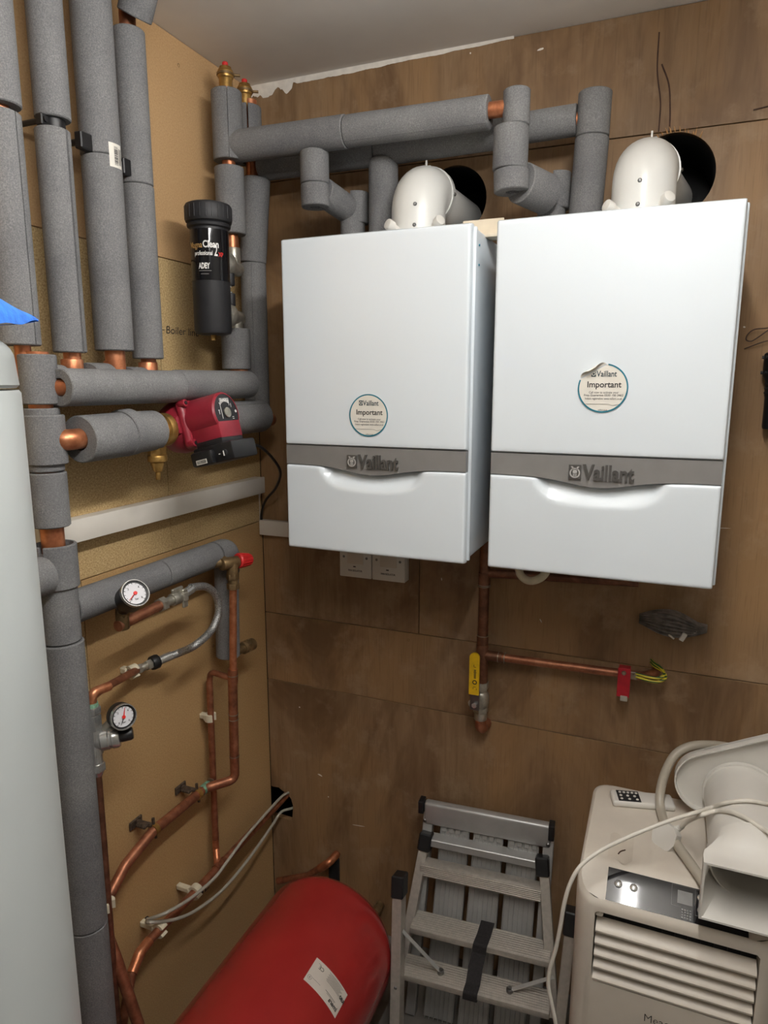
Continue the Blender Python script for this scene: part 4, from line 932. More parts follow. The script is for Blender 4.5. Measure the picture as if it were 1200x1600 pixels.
t = thing('copper_fill_pipe', (xV, -.75, 1.05), 'bent copper pipe from the filling loop down into the reducing valve', 'pipe')
pe = k0-dk*.045; b = MB(); b.tube(fillet([pe, V((xV+.006, -.795, 1.085)), V((xV, yV-.002, 1.076)), V((xV, yV, 1.055))], .022, 7), .0085, 18); b.build('pipe', 'copper_dull', t)
b = MB(); b.tube(fillet([V((xV+.007, -.770, 1.0845)), V((xV+.004, yV-.001, 1.088)), V((xV, yV, 1.06))], .022, 7), .0098, 18); b.build('elbow', 'copper', t)
cl = pe-dk*.012; clip(tuple(cl), (dk.x, dk.y, dk.z), .0095, 'white pipe clip beside the black knob of the filling loop')

# ------------------------------------------------------------------ gas pipe and valve
xg, yg = .716, -.048
t = thing('copper_gas_pipe', (xg, yg, .76), 'brown copper gas pipe dropping between the boilers with a side branch', 'pipe')
b = MB(); b.tube([(xg, yg, .90), (xg, yg, 1.42)], .0138, 22); b.build('drop_pipe', 'copper_brown', t)
b = MB(); b.cyl((xg, yg, .895), (xg, yg, 1.005), .0168, 24, bev=.002); b.tube([(xg, yg, .975), (xg+.055, yg, .975)], .0138, 20); b.cyl((xg, yg, 1.03), (xg, yg, 1.0), .0155, 22); b.build('tee', 'copper_brown', t); b = MB(); b.cyl((xg, yg, 1.17), (xg, yg, 1.205), .0158, 22); b.build('coupling', 'copper_brown', t)
b = MB(); b.tube(fillet([V((xg+.04, yg, .975)), V((1.125, yg, .982)), V((1.15, -.02, .982)), V((1.16, .03, .982))], .02), .0112, 20); b.build('branch_pipe', 'copper_dull', t)
for xx in (xg+.045, xg+.062):
    b = MB(); b.lathe([(.010, -.0012), (.0145, -.001), (.0145, .001), (.010, .0012)], (xx, yg, .975), X, 20, loop=True); b.build('solder_ring', 'solder', t)
for zz in (1.168, 1.172, 1.03, 1.002):
    b = MB(); b.lathe([(.013, -.0012), (.0165, -.001), (.0165, .001), (.013, .0012)], (xg, yg, zz), Z, 22, loop=True); b.build('solder_ring', 'solder', t)
b = MB(); b.tube([(xg+.01, yg, 1.205), (1.10, yg, 1.222)], .0118, 18); b.build('boiler_branch', 'copper_brown', t)
b = MB(); b.tube(fillet([V((xg, yg, .80)), V((xg+.002, yg, .755)), V((xg+.004, .03, .752))], .025), .0168, 20); b.build('bottom_elbow', 'copper_dull', t)
t = thing('gas_lever_valve', (xg, yg, .79), 'plated lever valve with a yellow handle on the gas pipe', 'valve')
b = MB(); b.hexnut((xg, yg, .897), (xg, yg, .876), .0205); b.cyl((xg, yg, .876), (xg, yg, .860), .0165, 20); b.lathe([(.015, 0), (.020, .006), (.022, .018), (.022, .034), (.020, .046), (.015, .052)], (xg, yg, .818), Z, 26); b.hexnut((xg, yg, .826), (xg, yg, .808), .0215); b.cyl((xg, yg, .808), (xg, yg, .786), .0180, 20, bev=.002); b.cyl((xg-.006, yg-.01, .852), (xg-.012, yg-.052, .852), .0115, 18, bev=.001); b.build('valve_body', 'nickel', t)
ly = yg-.05; lx = xg-.004
b = MB(); b.box((lx-.013, ly-.004, .836), (lx+.013, ly, .890), .0015, 1); b.build('lever_root', 'steel', t)
b = MB(); sh = []
for k in range(13): a = PI*k/12; sh.append((math.cos(a)*.0135, .104+math.sin(a)*.0135))
sh = [(.0135, 0)]+sh+[(-.0135, 0)]; b.prism(sh[::-1][::-1], V((lx-.001, ly-.006, .884)), X, Z, .006); lv = b.build('lever', 'yellow', t)
b = MB(); b.cyl((lx, ly-.004, .852), (lx, ly-.010, .852), .0075, 6); b.build('lever_nut', 'chrome', t)
b = MB(); q = V((lx+.001, ly-.0122, .920)); b.lathe([(.0038, 0), (.0064, 0), (.0064, .0004), (.0038, .0004)], q, -Y, 20, loop=True)
for k in range(8): b.box((0, 0, 0), (.0058 if k != 5 else .0075, .0004, .0019), at=q+V((.0002, 0, .012+k*.0032)))
for (dx, dz, w, h) in ((-.003, .046, .0012, .006), (.0005, .0425, .006, .0011), (-.004, -.017, .0011, .006), (0, -.013, .007, .0011), (.005, -.019, .0011, .005)): b.box((0, 0, 0), (w, .0004, h), at=q+V((dx, 0, dz)))
b.build('lever_marking', 'ink', lv, flat=True)
# earth clamp
xe = 1.083
t = thing('earth_clamp', (xe, yg, .92), 'red earthing clamp tag with a green and yellow wire loop on the gas branch', 'clamp')
b = MB(); b.box((xe-.016, yg-.022, .928), (xe+.014, yg-.018, 1.004), .001, 1); b.box((xe-.015, yg-.018, .958), (xe+.013, yg+.012, 1.000), .001, 1); b.build('tag', 'red_tag', t)
b = MB(); b.box((xe-.007, yg-.024, .918), (xe+.010, yg-.016, .932), .001, 1); b.build('tag_tail', 'cable_grey', t)
b = MB(); b.lathe([(0, .004), (.004, .0035), (.006, 0)], (xe-.002, yg-.022, .992), -Y, 14); b.lathe([(0, .004), (.0035, .0035), (.005, 0)], (xe+.024, yg-.018, .990), -Y, 12); b.box((xe+.012, yg-.018, .976), (xe+.030, yg-.010, .996), .002, 1); b.build('terminal', 'solder', t)
for k, (r_, z_) in enumerate(((.022, .998), (.026, .9905))):
    P = [V((xe+.026, yg-.018, z_-.004)), V((xe+.055, yg-.026, z_-.005-.002*k)), V((xe+.078, yg-.026, z_-.004-.002*k)), V((xe+.090+.004*k, yg-.016, z_+.004)), V((xe+.082+.004*k, yg+.006, z_+.010)), V((xe+.066, yg+.030, z_+.011)), V((xe+.055, yg+.06, z_+.011))]
    b = MB(); b.tube(smooth_path(P), .0036, 10); b.build('earth_wire', 'gy', t)
# loop of white plastic pipe under the right boiler
b = MB(); b.tube(smooth_path([V((.84, -.17, 1.31)), V((.835, -.19, 1.262)), V((.852, -.20, 1.243)), V((.876, -.20, 1.243)), V((.898, -.19, 1.262)), V((.905, -.17, 1.31))]), .0095, 14); tag(b.build('condensate_hose', 'old_white'), 'cream hose loop dipping under the right boiler', 'hose')

# grey foam stuffed in a slot under the right boiler
t = thing('foam_offcut', (1.18, -.02, 1.09), 'dirty grey folded foam sticking out of the plywood under the right boiler', 'foam')
b = MB(); N = 28
def foamf(u, v):
    x = 1.106+.156*u; top_ = 1.128+.020*math.sin(PI*min(1, u*1.15))-.016*max(0, u-.55); bo = 1.107-.017*math.sin(PI*u)-.004*u
    z = bo+(top_-bo)*v; d_ = -.012-.034*math.sin(PI*min(1, max(0, u)))*(.55+.45*v)-.0045*math.sin(v*36+u*3)
    return V((x, d_, z))
gr = b.grid(foamf, N, 28)
bk = [b.vs([V((q.co.x, .0, q.co.z))])[0] for q in [gr[i][0] for i in range(N+1)]]
for i in range(N): b.f([gr[i][0], gr[i+1][0], bk[i+1], bk[i]])
bk2 = [b.vs([V((q.co.x, .0, q.co.z))])[0] for q in [gr[i][-1] for i in range(N+1)]]
for i in range(N): b.f([gr[i][-1], gr[i+1][-1], bk2[i+1], bk2[i]])
b.build('folds', 'dust_foam', t, ang=60)
b = MB(); b.box((0, 0, 0), (.011, .010, .020), .001, 1, at=V((1.209, -.036, 1.093)), rot=Matrix.Rotation(.45, 3, 'Y')); b.build('white_scrap', 'white_plastic', t)
b = MB(); b.box((0, 0, 0), (.016, .005, .004), .001, 1, at=V((1.183, -.034, 1.089)), rot=Matrix.Rotation(.6, 3, 'Y')); b.box((0, 0, 0), (.008, .004, .004), .001, 1, at=V((1.236, -.022, 1.104)), rot=Matrix.Rotation(-.5, 3, 'Y')); b.build('torn_scrap', 'cream', t)

# ------------------------------------------------------------------ hooks / torches on the right
def wall_torch(z0, z1, x0, label, yellow):
    t = thing('work_torch', (x0+.035, -.03, z0), label, 'torch', 'black torches hanging on the right')
    h = z1-z0; b = MB()
    b.lathe([(0, 0), (.020, 0), (.0215, .004), (.0215, h*.42), (.023, h*.44), (.0235, h*.62), (.030, h*.70), (.030, h*.98), (.027, h), (0, h)], (x0+.032, -.035, z0), Z, 26); bd = b.build('body', 'black', t)
    for k in range(3):
        b = MB(); b.lathe([(.0205, 0), (.0245, .001), (.0245, .004), (.0205, .005)], (x0+.032, -.035, z0+h*(.46+.06*k)), Z, 24, loop=True); b.build('grip_ring', 'black_matt', t)
    for zz in (.74, .94):
        for a in (2.6, 3.1, 3.7, 4.4):
            b = MB(); b.cyl((x0+.032+math.cos(a)*.028, -.035+math.sin(a)*.028, z0+h*zz), (x0+.032+math.cos(a)*.034, -.035+math.sin(a)*.034, z0+h*zz), .0035, 10); b.build('stud', 'black_matt', t)
    b = MB(); b.cyl((x0+.032, -.01, z0+h*.8), (x0+.032, .0, z0+h*.8), .008, 12); b.build('hanger', 'steel', t)
    if yellow:
        b = MB(); b.grid(lambda u, v: V((x0+.032+math.cos(4.1+.9*u)*.0305, -.035+math.sin(4.1+.9*u)*.0305, z0+h*(.70+.14*v))), 6, 3); b.build('yellow_band', 'yellow', t)
wall_torch(1.600, 1.765, 1.322, 'lower black torch with a yellow mark at the right edge', True)
wall_torch(1.855, 2.02, 1.325, 'upper black torch at the right edge, above a brown cord', False)
P = [ay(1163, 545, -.004), ay(1174, 541, -.01), ay(1190, 535, -.012), ay(1206, 532, -.012), ay(1222, 536, -.012), ay(1226, 522, -.014), ay(1212, 512, -.016), ay(1195, 513, -.016), ay(1178, 515, -.014), ay(1168, 523, -.012), ay(1166, 531, -.012), ay(1174, 533, -.012), ay(1186, 526, -.014), ay(1200, 516, -.016), ay(1214, 508, -.018), ay(1224, 500, -.02)]
b = MB(); b.tube(smooth_path(P), .0013, 8); tag(b.build('hanging_cord', 'brown_cord'), 'thin looped brown cord on the plywood between the two torches', 'cord')

# ------------------------------------------------------------------ grey cylinder and blue cloth
xT, yT, RT_ = .350, -1.472, .275
t = thing('hot_water_cylinder', (xT, yT, FZ), 'tall grey hot water cylinder in the left foreground', 'cylinder')
b = MB(); b.lathe([(0, FZ), (RT_-.01, FZ), (RT_, FZ+.01), (RT_, 1.690), (RT_-.002, 1.693), (0, 1.693)], (xT, yT, 0), Z, 96); b.build('body', 'tank', t)
b = MB(); pr = [(0, 1.695), (RT_-.004, 1.695), (RT_-.001, 1.698), (RT_-.003, 1.722)] + [(RT_-.003-.022*(1-math.cos(a)), 1.722+.022*math.sin(a)) for a in (PI/2*k/6 for k in range(1, 7))] + [(0, 1.748)]
b.lathe(pr, (xT, yT, 0), Z, 96); b.build('lid', 'tank', t)
b = MB()
def clothf(u, v):
    a = -2.4+4.2*u; r = .185*v*(1+.22*math.sin(3*a+1)); x = xT+.075+math.cos(a)*r*1.0; y = yT+.075+math.sin(a)*r
    z = 1.752+.030*(1-v**1.6)+.012*math.sin(5*a+2)*v*(1-v)+.006*math.sin(19*a)*v*(1-v)
    return V((x, y, z))
def cloth2(u, v):
    # a folded pad with a pointed end towards the pipes
    s = 2*u-1; L = .165; wdt = .105*(1-max(0, s)**1.35)*(1-max(0, -s)**2.6)
    d1 = V((.10, .995, 0)).normalized(); d2 = V((.995, -.10, 0)).normalized()
    q = 2*v-1
    p = V((xT+.148, yT+.086, 0))+d1*(s*L)+d2*(q*wdt)
    hgt = .044*(1-abs(s)**2.4)*math.sqrt(max(0, 1-q*q))
    z = 1.7495+.016*max(0, s)**2+hgt+.0012*math.sin(17*s+5*v)
    return V((p.x, p.y, z))
gr = b.grid(cloth2, 60, 40); b.grid(lambda u, v: V((cloth2(u, 0).lerp(cloth2(u, 1), v).x, cloth2(u, 0).lerp(cloth2(u, 1), v).y, 1.7488+.016*max(0, 2*u-1)**2)), 60, 4)
tag(b.build('folded_cloth', 'cloth', ang=80), 'blue towelling cloth folded on top of the grey cylinder', 'cloth')

# ------------------------------------------------------------------ red vessel
xk, zk, Rk = .38, .200, .190
t = thing('expansion_vessel', (xk, -.8, FZ), 'large red expansion vessel lying on the floor by the chipboard wall', 'tank')
y1, y0 = -.352, -1.03; dome = .112; pr = [(0, 0)]
for k in range(1, 15): a = PI/2*k/14; pr.append((Rk*math.sin(a)**.92, dome*(1-math.cos(a))))
L = (y1-y0); pr += [(Rk, dome+L*f) for f in (.25, .5, .75, 1)]
for k in range(1, 15): a = PI/2*k/14; pr.append((Rk*math.cos(a)**.92 if k < 14 else 0, dome+L+dome*math.sin(a)))
b = MB(); b.lathe(pr, (xk, y1+dome, zk), -Y, 96); b.build('vessel', 'red', t, ang=60)
b = MB()
for yy in (-.55, -.95):
    for sx in (-1, 1): b.box((xk+sx*.11-.02, yy-.02, FZ), (xk+sx*.11+.02, yy+.02, .055), .002, 1)
b.build('feet', 'red', t)
def onK(a, y, r=Rk+.0006): a = math.radians(a); return V((xk+math.sin(a)*r, y, zk+math.cos(a)*r))
b = MB(); a0, a1, ya, yb = 26.3, 58.9, -.5495, -.615
def lk(u, v): return onK(a0+(a1-a0)*u, ya+(yb-ya)*v+(-.003 if False else 0))
b.grid(lk, 12, 6); lo = b.build('rating_label', 'tank_paper', t)
def lt(u, v, size_u=None):
    # text runs along the long side of the label, upside down to the room
    return lambda x, y: onK(a0+(a1-a0)*(u - x/.108), ya+(yb-ya)*(v - y/.0655), Rk+.0010)
b = MB()
text_bent(b, 'imera', .015, lt(.80, .80), bold=.0005, width=.030); text_bent(b, 'R80', .012, lt(.93, .36), bold=.0005, width=.018); text_bent(b, 'CE', .013, lt(.21, .24), bold=.0001, width=.014)
b.build('label_lettering', 'ink', lo, flat=True)
b = MB()
def bar(u0, u1, v0, w=.022):
    b.grid(lambda u, v: onK(a0+(a1-a0)*(u0+(u1-u0)*u), ya+(yb-ya)*(v0+w*v), Rk+.0009), 6, 1)
for k in range(8): bar(.40+.02*(k % 2), .86-.03*(k % 3), .07+.045*k, .016)
bar(.50, .82, .66); bar(.55, .80, .71, .015); bar(.14, .36, .72, .012); bar(.10, .18, .12, .012)
b.build('label_small_print', 'ink_grey', lo, flat=True)
b = MB(); c0 = lt(.085, .78); b.grid(lambda u, v: c0(math.cos(2*PI*u)*(.0055-.0008*v), math.sin(2*PI*u)*(.0055-.0008*v)), 24, 1); text_bent(b, 'A', .006, c0, bold=.0002); b.build('label_ring', 'ink_grey', lo, flat=True)
# pipes by the vessel
t = thing('capped_copper_pipe', (.2, -.05, .15), 'copper elbow entering the plywood behind the red vessel', 'pipe')
b = MB(); b.tube(fillet([V((.05, -.055, .08)), V((.165, -.055, .135)), V((.236, -.045, .196)), V((.245, .02, .200))], .02), .0112, 18); b.build('pipe', 'copper_dull', t)
b = MB(); b.tube(fillet([V((.205, -.052, .170)), V((.236, -.045, .196)), V((.243, -.005, .200))], .016), .0128, 18); b.build('elbow', 'copper', t)
b = MB(); b.box((.216, -.012, .075), (.252, .0, .186), .002, 1); tag(b.build('slot_cover', 'void'), 'narrow black slot piece on the plywood below the copper elbow', 'cover')  # black block painted in for the dark inside of a slot
t = thing('vessel_tail', (.40, -.1, .05), 'brass and copper tail beside the red vessel and the stool leg', 'pipe')
b = MB(); b.tube(fillet([V((.395, .02, .060)), V((.395, -.05, .062)), V((.395, -.16, .045)), V((.395, -.22, .12))], .03), .011, 16); b.build('pipe', 'copper', t)
b = MB(); b.hexnut((.395, -.02, .061), (.395, -.045, .062), .0165); b.cyl((.395, -.002, .061), (.395, -.02, .061), .0145, 18); b.build('nut', 'brass_old', t)

# ------------------------------------------------------------------ folded work platform / ladder
t = thing('folding_work_platform', (.757, -.16, FZ), 'folded aluminium step platform leaning on the plywood, strapped shut', 'ladder', rot=(0, 0, math.radians(4.5)))
OX, OY = .757, -.16
def L_(x, y, z): return V((x-OX, y-OY, z-FZ))
def lb_(name, mat, fn, par=None, ang=35):
    b = MB(); fn(b); return b.build(name, mat, par or t, ang=ang, local=True)
def lean(z, top=(-.052, .50), bot=(-.21, 0.0)):       # y of the rear panel at height z
    s = (z-bot[1])/(top[1]-bot[1]); return bot[0]+(top[0]-bot[0])*s
def beam(b, p0, p1, w, d, wdir=X, bev=.0015):
    p0, p1 = V(p0), V(p1); a = (p1-p0); Ln = a.length; a.normalize(); w_ = V(wdir); w_ = (w_-a*w_.dot(a)).normalized(); n = a.cross(w_)
    R = Matrix((w_, n, a)).transposed(); b.box((-w/2, -d/2, -Ln/2), (w/2, d/2, Ln/2), bev, 1, rot=R, at=(p0+p1)/2)
# slats (each a ribbed extrusion)
for x0, x1 in ((.622, .706), (.718, .802), (.815, .900)):
    def slat(b):
        n = 3
        beam(b, L_((x0+x1)/2-.005, lean(FZ)+.012, FZ+.004), L_((x0+x1)/2, lean(.47)+.012, .47), x1-x0, .018)
        for k in range(7):
            xx = x0+.004+(x1-x0-.008)*k/6; beam(b, L_(xx-.005, lean(FZ)+.001, FZ+.004), L_(xx, lean(.47)+.001, .47), .0022, .006, bev=.0005)
        for k in range(4):
            xx = x0+.012+(x1-x0-.024)*k/3; beam(b, L_(xx, lean(.440)-.001, .438), L_(xx, lean(.462)-.001, .462), .014, .006, bev=.001)
    lb_('platform_slat', 'alu', slat)
for x0 in (.586, .925): lb_('platform_rail', 'alu', lambda b: beam(b, L_(x0-.006, lean(FZ)+.008, FZ+.002), L_(x0, lean(.50)+.008, .50), .028, .030))
tb_ = lb_('top_bar', 'alu', lambda b: (b.box(L_(.575, -.078, .452), L_(.930, -.050, .520), .008, 3)))
for xa in (.566, .931):
    lb_('end_cap', 'black', lambda b: b.box(L_(xa-.008, -.080, .478 if xa > .7 else .484), L_(xa+.008, -.046, .522), .003, 2), tb_)
for xa in (.578, .924): lb_('rivet', 'steel', lambda b: b.lathe([(0, .003), (.004, .0022), (.006, 0)], L_(xa, -.078, .464), -Y, 14), tb_)
lb_('cross_bar', 'alu', lambda b: b.box(L_(.588, -.108, .406), L_(.915, -.070, .429), .002, 1))
def ribstep(b):
    b.box(L_(.582, -.142, .334), L_(.915, -.105, .372), .003, 2)
    for k in range(6): b.box(L_(.582, -.1435, .339+k*.0055), L_(.915, -.141, .3415+k*.0055), .0006, 1)
lb_('upper_rung', 'alu_step', ribstep)
for xa, xb in ((.585, .557), (.917, .968)):
    lg = lb_('inner_leg', 'alu_step', lambda b: beam(b, L_(xa, -.092, .412), L_(xb, -.245, .10), .026, .034))
    lb_('leg_hinge', 'black', lambda b: (beam(b, L_(xa+(.004 if xa < .7 else -.006), -.090, .438), L_(xa, -.106, .392), .036, .042, bev=.004)), lg)
    for dz in (.348, .338): lb_('rivet', 'steel', lambda b: b.lathe([(0, .003), (.004, .0022), (.0055, 0)], L_(xa+(xb-xa)*.2, -.138, dz), -Y, 12), lg)
def step(b, x0, x1, yf, ybk, z, th):
    b.box(L_(x0, yf, z-th), L_(x1, ybk, z), .0025, 2)
    for k in range(9): yy = yf+.006+(ybk-yf-.012)*k/8; b.box(L_(x0+.002, yy-.0015, z), L_(x1-.002, yy+.0015, z+.0012), .0004, 1)
lb_('middle_step', 'alu_step', lambda b: step(b, .578, .952, -.232, -.160, .242, .018))
lb_('lower_step', 'alu_step', lambda b: step(b, .575, .960, -.312, -.240, .170, .018))
lb_('hidden_rung', 'alu_step', lambda b: b.box(L_(.59, -.168, .208), L_(.95, -.145, .225), .002, 1))
for xa, xb, zt in ((.558, .588, .415), (.999, .978, .424)):
    lg = lb_('outer_leg', 'alu_step', lambda b: beam(b, L_(xa, -.262, zt), L_(xb-.003 if xb > .7 else xb, -.388, FZ+.004), .026, .046))
    lb_('leg_cap', 'black', lambda b: beam(b, L_(xa, -.258, zt+.008), L_(xa+(xb-xa)*.12, -.276, zt-.044), .033, .052, bev=.003), lg)
    lb_('rivet', 'steel', lambda b: b.lathe([(0, .003), (.004, .0022), (.0055, 0)], L_(xa+(xb-xa)*.6, -.353, .165), -Y, 12), lg)
    lb_('foot', 'black', lambda b: beam(b, L_(xb, -.389, FZ), L_(xb, -.380, FZ+.035), .032, .052, bev=.003), lg)
for p0, p1 in ((L_(.578, -.300, .290), L_(.677, -.278, .176)), (L_(.965, -.262, .232), L_(.858, -.278, .176))):
    br = lb_('stay_bar', 'alu_bar', lambda b: beam(b, p0, p1, .010, .004, wdir=V((0, 1, .3)), bev=.001))
    lb_('stay_pivot', 'steel', lambda b: (b.cyl(p1-Z*.006, p1+Z*.004, .009, 18, bev=.001), b.cyl(p1+Z*.004, p1+Z*.008, .005, 12)), br)
def strapf(b):
    P = [L_(.778, -.148, .245), L_(.776, -.200, .2465), L_(.772, -.238, .2475), L_(.770, -.2405, .225), L_(.766, -.262, .200), L_(.765, -.290, .176), L_(.763, -.318, .175), L_(.762, -.3195, .150), L_(.762, -.300, .146)]
    P = fillet(P, .008, 4); w = .0185; A = [b.vs([p-X*w])[0] for p in P]; B = [b.vs([p+X*w])[0] for p in P]
    A2 = [b.vs([p-X*w+V((0, .0012, -.0012))])[0] for p in P]; B2 = [b.vs([p+X*w+V((0, .0012, -.0012))])[0] for p in P]
    for k in range(len(P)-1):
        b.f([A[k], B[k], B[k+1], A[k+1]]); b.f([A2[k], A2[k+1], B2[k+1], B2[k]]); b.f([A[k], A[k+1], A2[k+1], A2[k]]); b.f([B[k], B2[k], B2[k+1], B[k+1]])
o = lb_('strap', 'strap', strapf)

# ------------------------------------------------------------------ portable air conditioner
X0, X1, YF, YB, HT = 1.030, 1.412, -.470, -.092, .700
t = thing('portable_air_conditioner', ((X0+X1)/2, (YF+YB)/2, FZ), 'cream portable air conditioner with a louvred front', 'air conditioner')
def rrect(x0, x1, y0, y1, r, n=6):
    out = []
    for cx_, cy_, s in ((x1-r, y1-r, 0), (x0+r, y1-r, 1), (x0+r, y0+r, 2), (x1-r, y0+r, 3)):
        for k in range(n+1): a = PI/2*(s+k/n); out.append((cx_+math.cos(a)*r, cy_+math.sin(a)*r))
    return out
def topz(y):     # the lid slopes down to the front
    ys, zf = -.388, .652
    if y > ys: return HT
    s = (ys-y)/(ys-YF); return HT-(HT-zf)*s**1.15
b = MB(); rings = []
for ins, mode in ((0.006, FZ+.001), (0, FZ+.012), (0, .60), (0, 't-'), (.0025, 't'), (.008, 'T')):
    base = rrect(X0+ins, X1-ins, YF+ins, YB-ins, .040)
    ps = []
    for (x, y) in base:
        if mode == 't-': z = topz(y)-.009
        elif mode == 't': z = topz(y)-.0025
        elif mode == 'T': z = topz(y)
        else: z = mode
        ps.append(V((x, y, z)))
    rings.append(b.vs(ps))
n = len(rings[0])
for A, B in zip(rings, rings[1:]):
    for k in range(n): b.f([A[k], A[(k+1) % n], B[(k+1) % n], B[k]])
b.f(rings[0][::-1])
# lid surface as strips front to back
top = rings[-1]; half = n//2
def lidpt(u, v):
    y = YF+.008+(YB-.016-YF)*v
    # half width at this y
    r = .04-.0; yy0, yy1 = YF+.008+r, YB-.008-r; d_ = 0
    if y < yy0: d_ = r-math.sqrt(max(0, r*r-(yy0-y)**2))
    if y > yy1: d_ = r-math.sqrt(max(0, r*r-(y-yy1)**2))
    xa, xb = X0+.008+d_, X1-.008-d_
    return V((xa+(xb-xa)*u, y, topz(y)+.0002))
b.grid(lidpt, 12, 60)
bodyo = b.build('cabinet', 'cream', t, ang=40)
# louvre opening: cut into the cabinet front
gx0, gx1, gz0, gz1 = 1.072, 1.374, .468, .634
c = MB(); c.prism([(gx0+.006, gz0), (gx1-.006, gz0), (gx1, gz0+.006), (gx1, gz1-.006), (gx1-.006, gz1), (gx0+.006, gz1), (gx0, gz1-.006), (gx0, gz0+.006)], (0, YF+.045, 0), X, Z, .07)
cu = c.build('cutter', 'black', origin=(0, 0, 0)); boolean_cut(bodyo, [cu])
b = MB(); b.box((gx0-.003, YF+.0430, gz0-.003), (gx1+.003, YF+.0455, gz1+.003)); b.build('grille_back', 'black', t)
b = MB()
for k in range(12): b.box((gx0+.01+k*.024, YF+.035, gz0), (gx0+.014+k*.024, YF+.043, gz1))
b.build('inner_vanes', 'black_matt', t)
for k in range(5):
    zc = .5965-.0285*k
    def lv(b):
        P = [(-.004, .0085), (.0185, -.0010), (.0225, -.0060), (.0215, -.0105), (.013, -.0108), (-.004, .0020)]
        rot = []
        A = b.vs([V((gx0+.003, YF+.020-p[0]+.0, zc+p[1])) for p in P]); Bv = b.vs([V((gx1-.003, YF+.020-p[0], zc+p[1])) for p in P])
        b.f(A); b.f(Bv[::-1])
        for q in range(len(P)): b.f([A[q], A[(q+1) % len(P)], Bv[(q+1) % len(P)], Bv[q]])
    if zc-.012 > gz0-.01:
        b = MB(); lv(b)
        o = b.build('louvre', 'cream', t, ang=50)
b = MB(); b.box((gx0, YF+.004, gz1-.016), (gx0+.016, YF+.03, gz1-.001), .003, 1); b.build('louvre_tab', 'cream', t)
# black control panel on the slope
def slope(x, y, lift): 
    dy = .001; tz = (topz(y+dy)-topz(y-dy))/(2*dy); n_ = V((0, -tz, 1)).normalized(); return V((x, y, topz(y)))+n_*lift
b = MB(); px0, px1, pya, pyb = 1.090, 1.352, -.404, -.461
def pan(u, v):
    return slope(px0+(px1-px0)*u, pyb+(pya-pyb)*v, .0012)
gr = b.grid(pan, 10, 10); cpn = b.build('control_panel', 'panel', t, ang=60)
for k in range(2):
    p = slope(1.112+.030*k, -.430, .0012); n_ = V((0, -.55, .83)); b = MB(); b.lathe([(0, .004), (.004, .0038), (.0075, .0022), (.008, 0)], p, n_, 24); b.build('button', 'chrome', cpn)
for k in range(2):
    p = slope(1.268, -.418-.021*k, .0012); n_ = V((0, -.55, .83)); b = MB(); b.lathe([(0, .003), (.004, .0028), (.0065, .0016), (.007, 0)], p, n_, 20); b.build('button', 'chrome', cpn)
b = MB(); b.grid(lambda u, v: slope(1.225+.028*u, -.436+.022*v, .0018), 2, 2); b.build('display', 'display', cpn)
b = MB()
for k, (u0, s) in enumerate(((1.229, '8'), (1.241, '8'))):
    for (dx, dy, w, h) in ((0, 0, .007, .001), (0, .006, .007, .001), (0, .012, .007, .001), (-.0035, .003, .001, .006), (.0035, .003, .001, .006), (-.0035, .009, .001, .006), (.0035, .009, .001, .006)):
        b.grid(lambda u, v: slope(u0+.004+dx-w/2+w*u, -.431+dy-h/2+h*v, .0020), 1, 1)
for (xa, xb, ya_, yb_) in ((1.214, 1.280, -.4065, -.4060), (1.214, 1.2145, -.441, -.4065), (1.280, 1.2805, -.448, -.4065), (1.258, 1.280, -.4485, -.448), (1.258, 1.2585, -.448, -.4065), (1.214, 1.232, -.4415, -.441)):
    b.grid(lambda u, v: slope(xa+(xb-xa)*u, ya_+(yb_-ya_)*v, .0018), 3, 3)
for i in range(4):
    for j in range(4): b.grid(lambda u, v: slope(1.233+.005*i+.003*u, -.458+.0042*j+.0022*v, .0018), 1, 1)
b.build('panel_symbols', 'display', cpn, flat=True)
b = MB(); text_on(b, 'MeacoCool', .026, (1.179, YF-.0006, .4195), X, Z, .0006, -.0003, align='LEFT', width=.105); text_on(b, 'MC', .026, (1.186, YF-.0006, .394), X, Z, .0006, -.0003, align='LEFT'); b.build('lettering', 'ink', t, flat=True)
b = MB(); b.grid(lambda u, v: V((1.085+.05*u, -.385+.085*v+.01*math.sin(7*u), HT+.0006)), 8, 8); 
bm_ = b.build('dusty_smear', 'cream_dusty', t)
b = MB(); P = [az(966, 1334, HT+.002), az(970, 1330, HT+.002), az(977, 1328, HT+.002)]; b.tube(smooth_path(P), .0012, 6); b.build('dark_mark', 'crack', t)

# remote control
rp = az(1005, 1250, HT); ang_r = math.radians(14)
t = thing('remote_control', (1.145, -.150, HT), 'white remote control lying on the air conditioner', 'remote control', rot=(0, 0, ang_r))
b = MB(); b.box((-.072, -.026, 0), (.072, .026, .016), .006, 3); b.build('case', 'white_plastic', t, local=True)
b = MB(); b.box((-.058, -.022, .0155), (-.006, .022, .0168), .002, 1); kp = b.build('keypad', 'black_matt', t, local=True)
for r_ in range(3):
    for c_ in range((5, 3, 3)[r_]):
        b = MB(); xx = -.050+c_*((.0095, .016, .018)[r_]); yy = .013-r_*.0135; b.cyl((xx, yy, .0165), (xx, yy, .0185), .0034, 12, bev=.0006); b.build('button', 'white_plastic', kp, local=True)

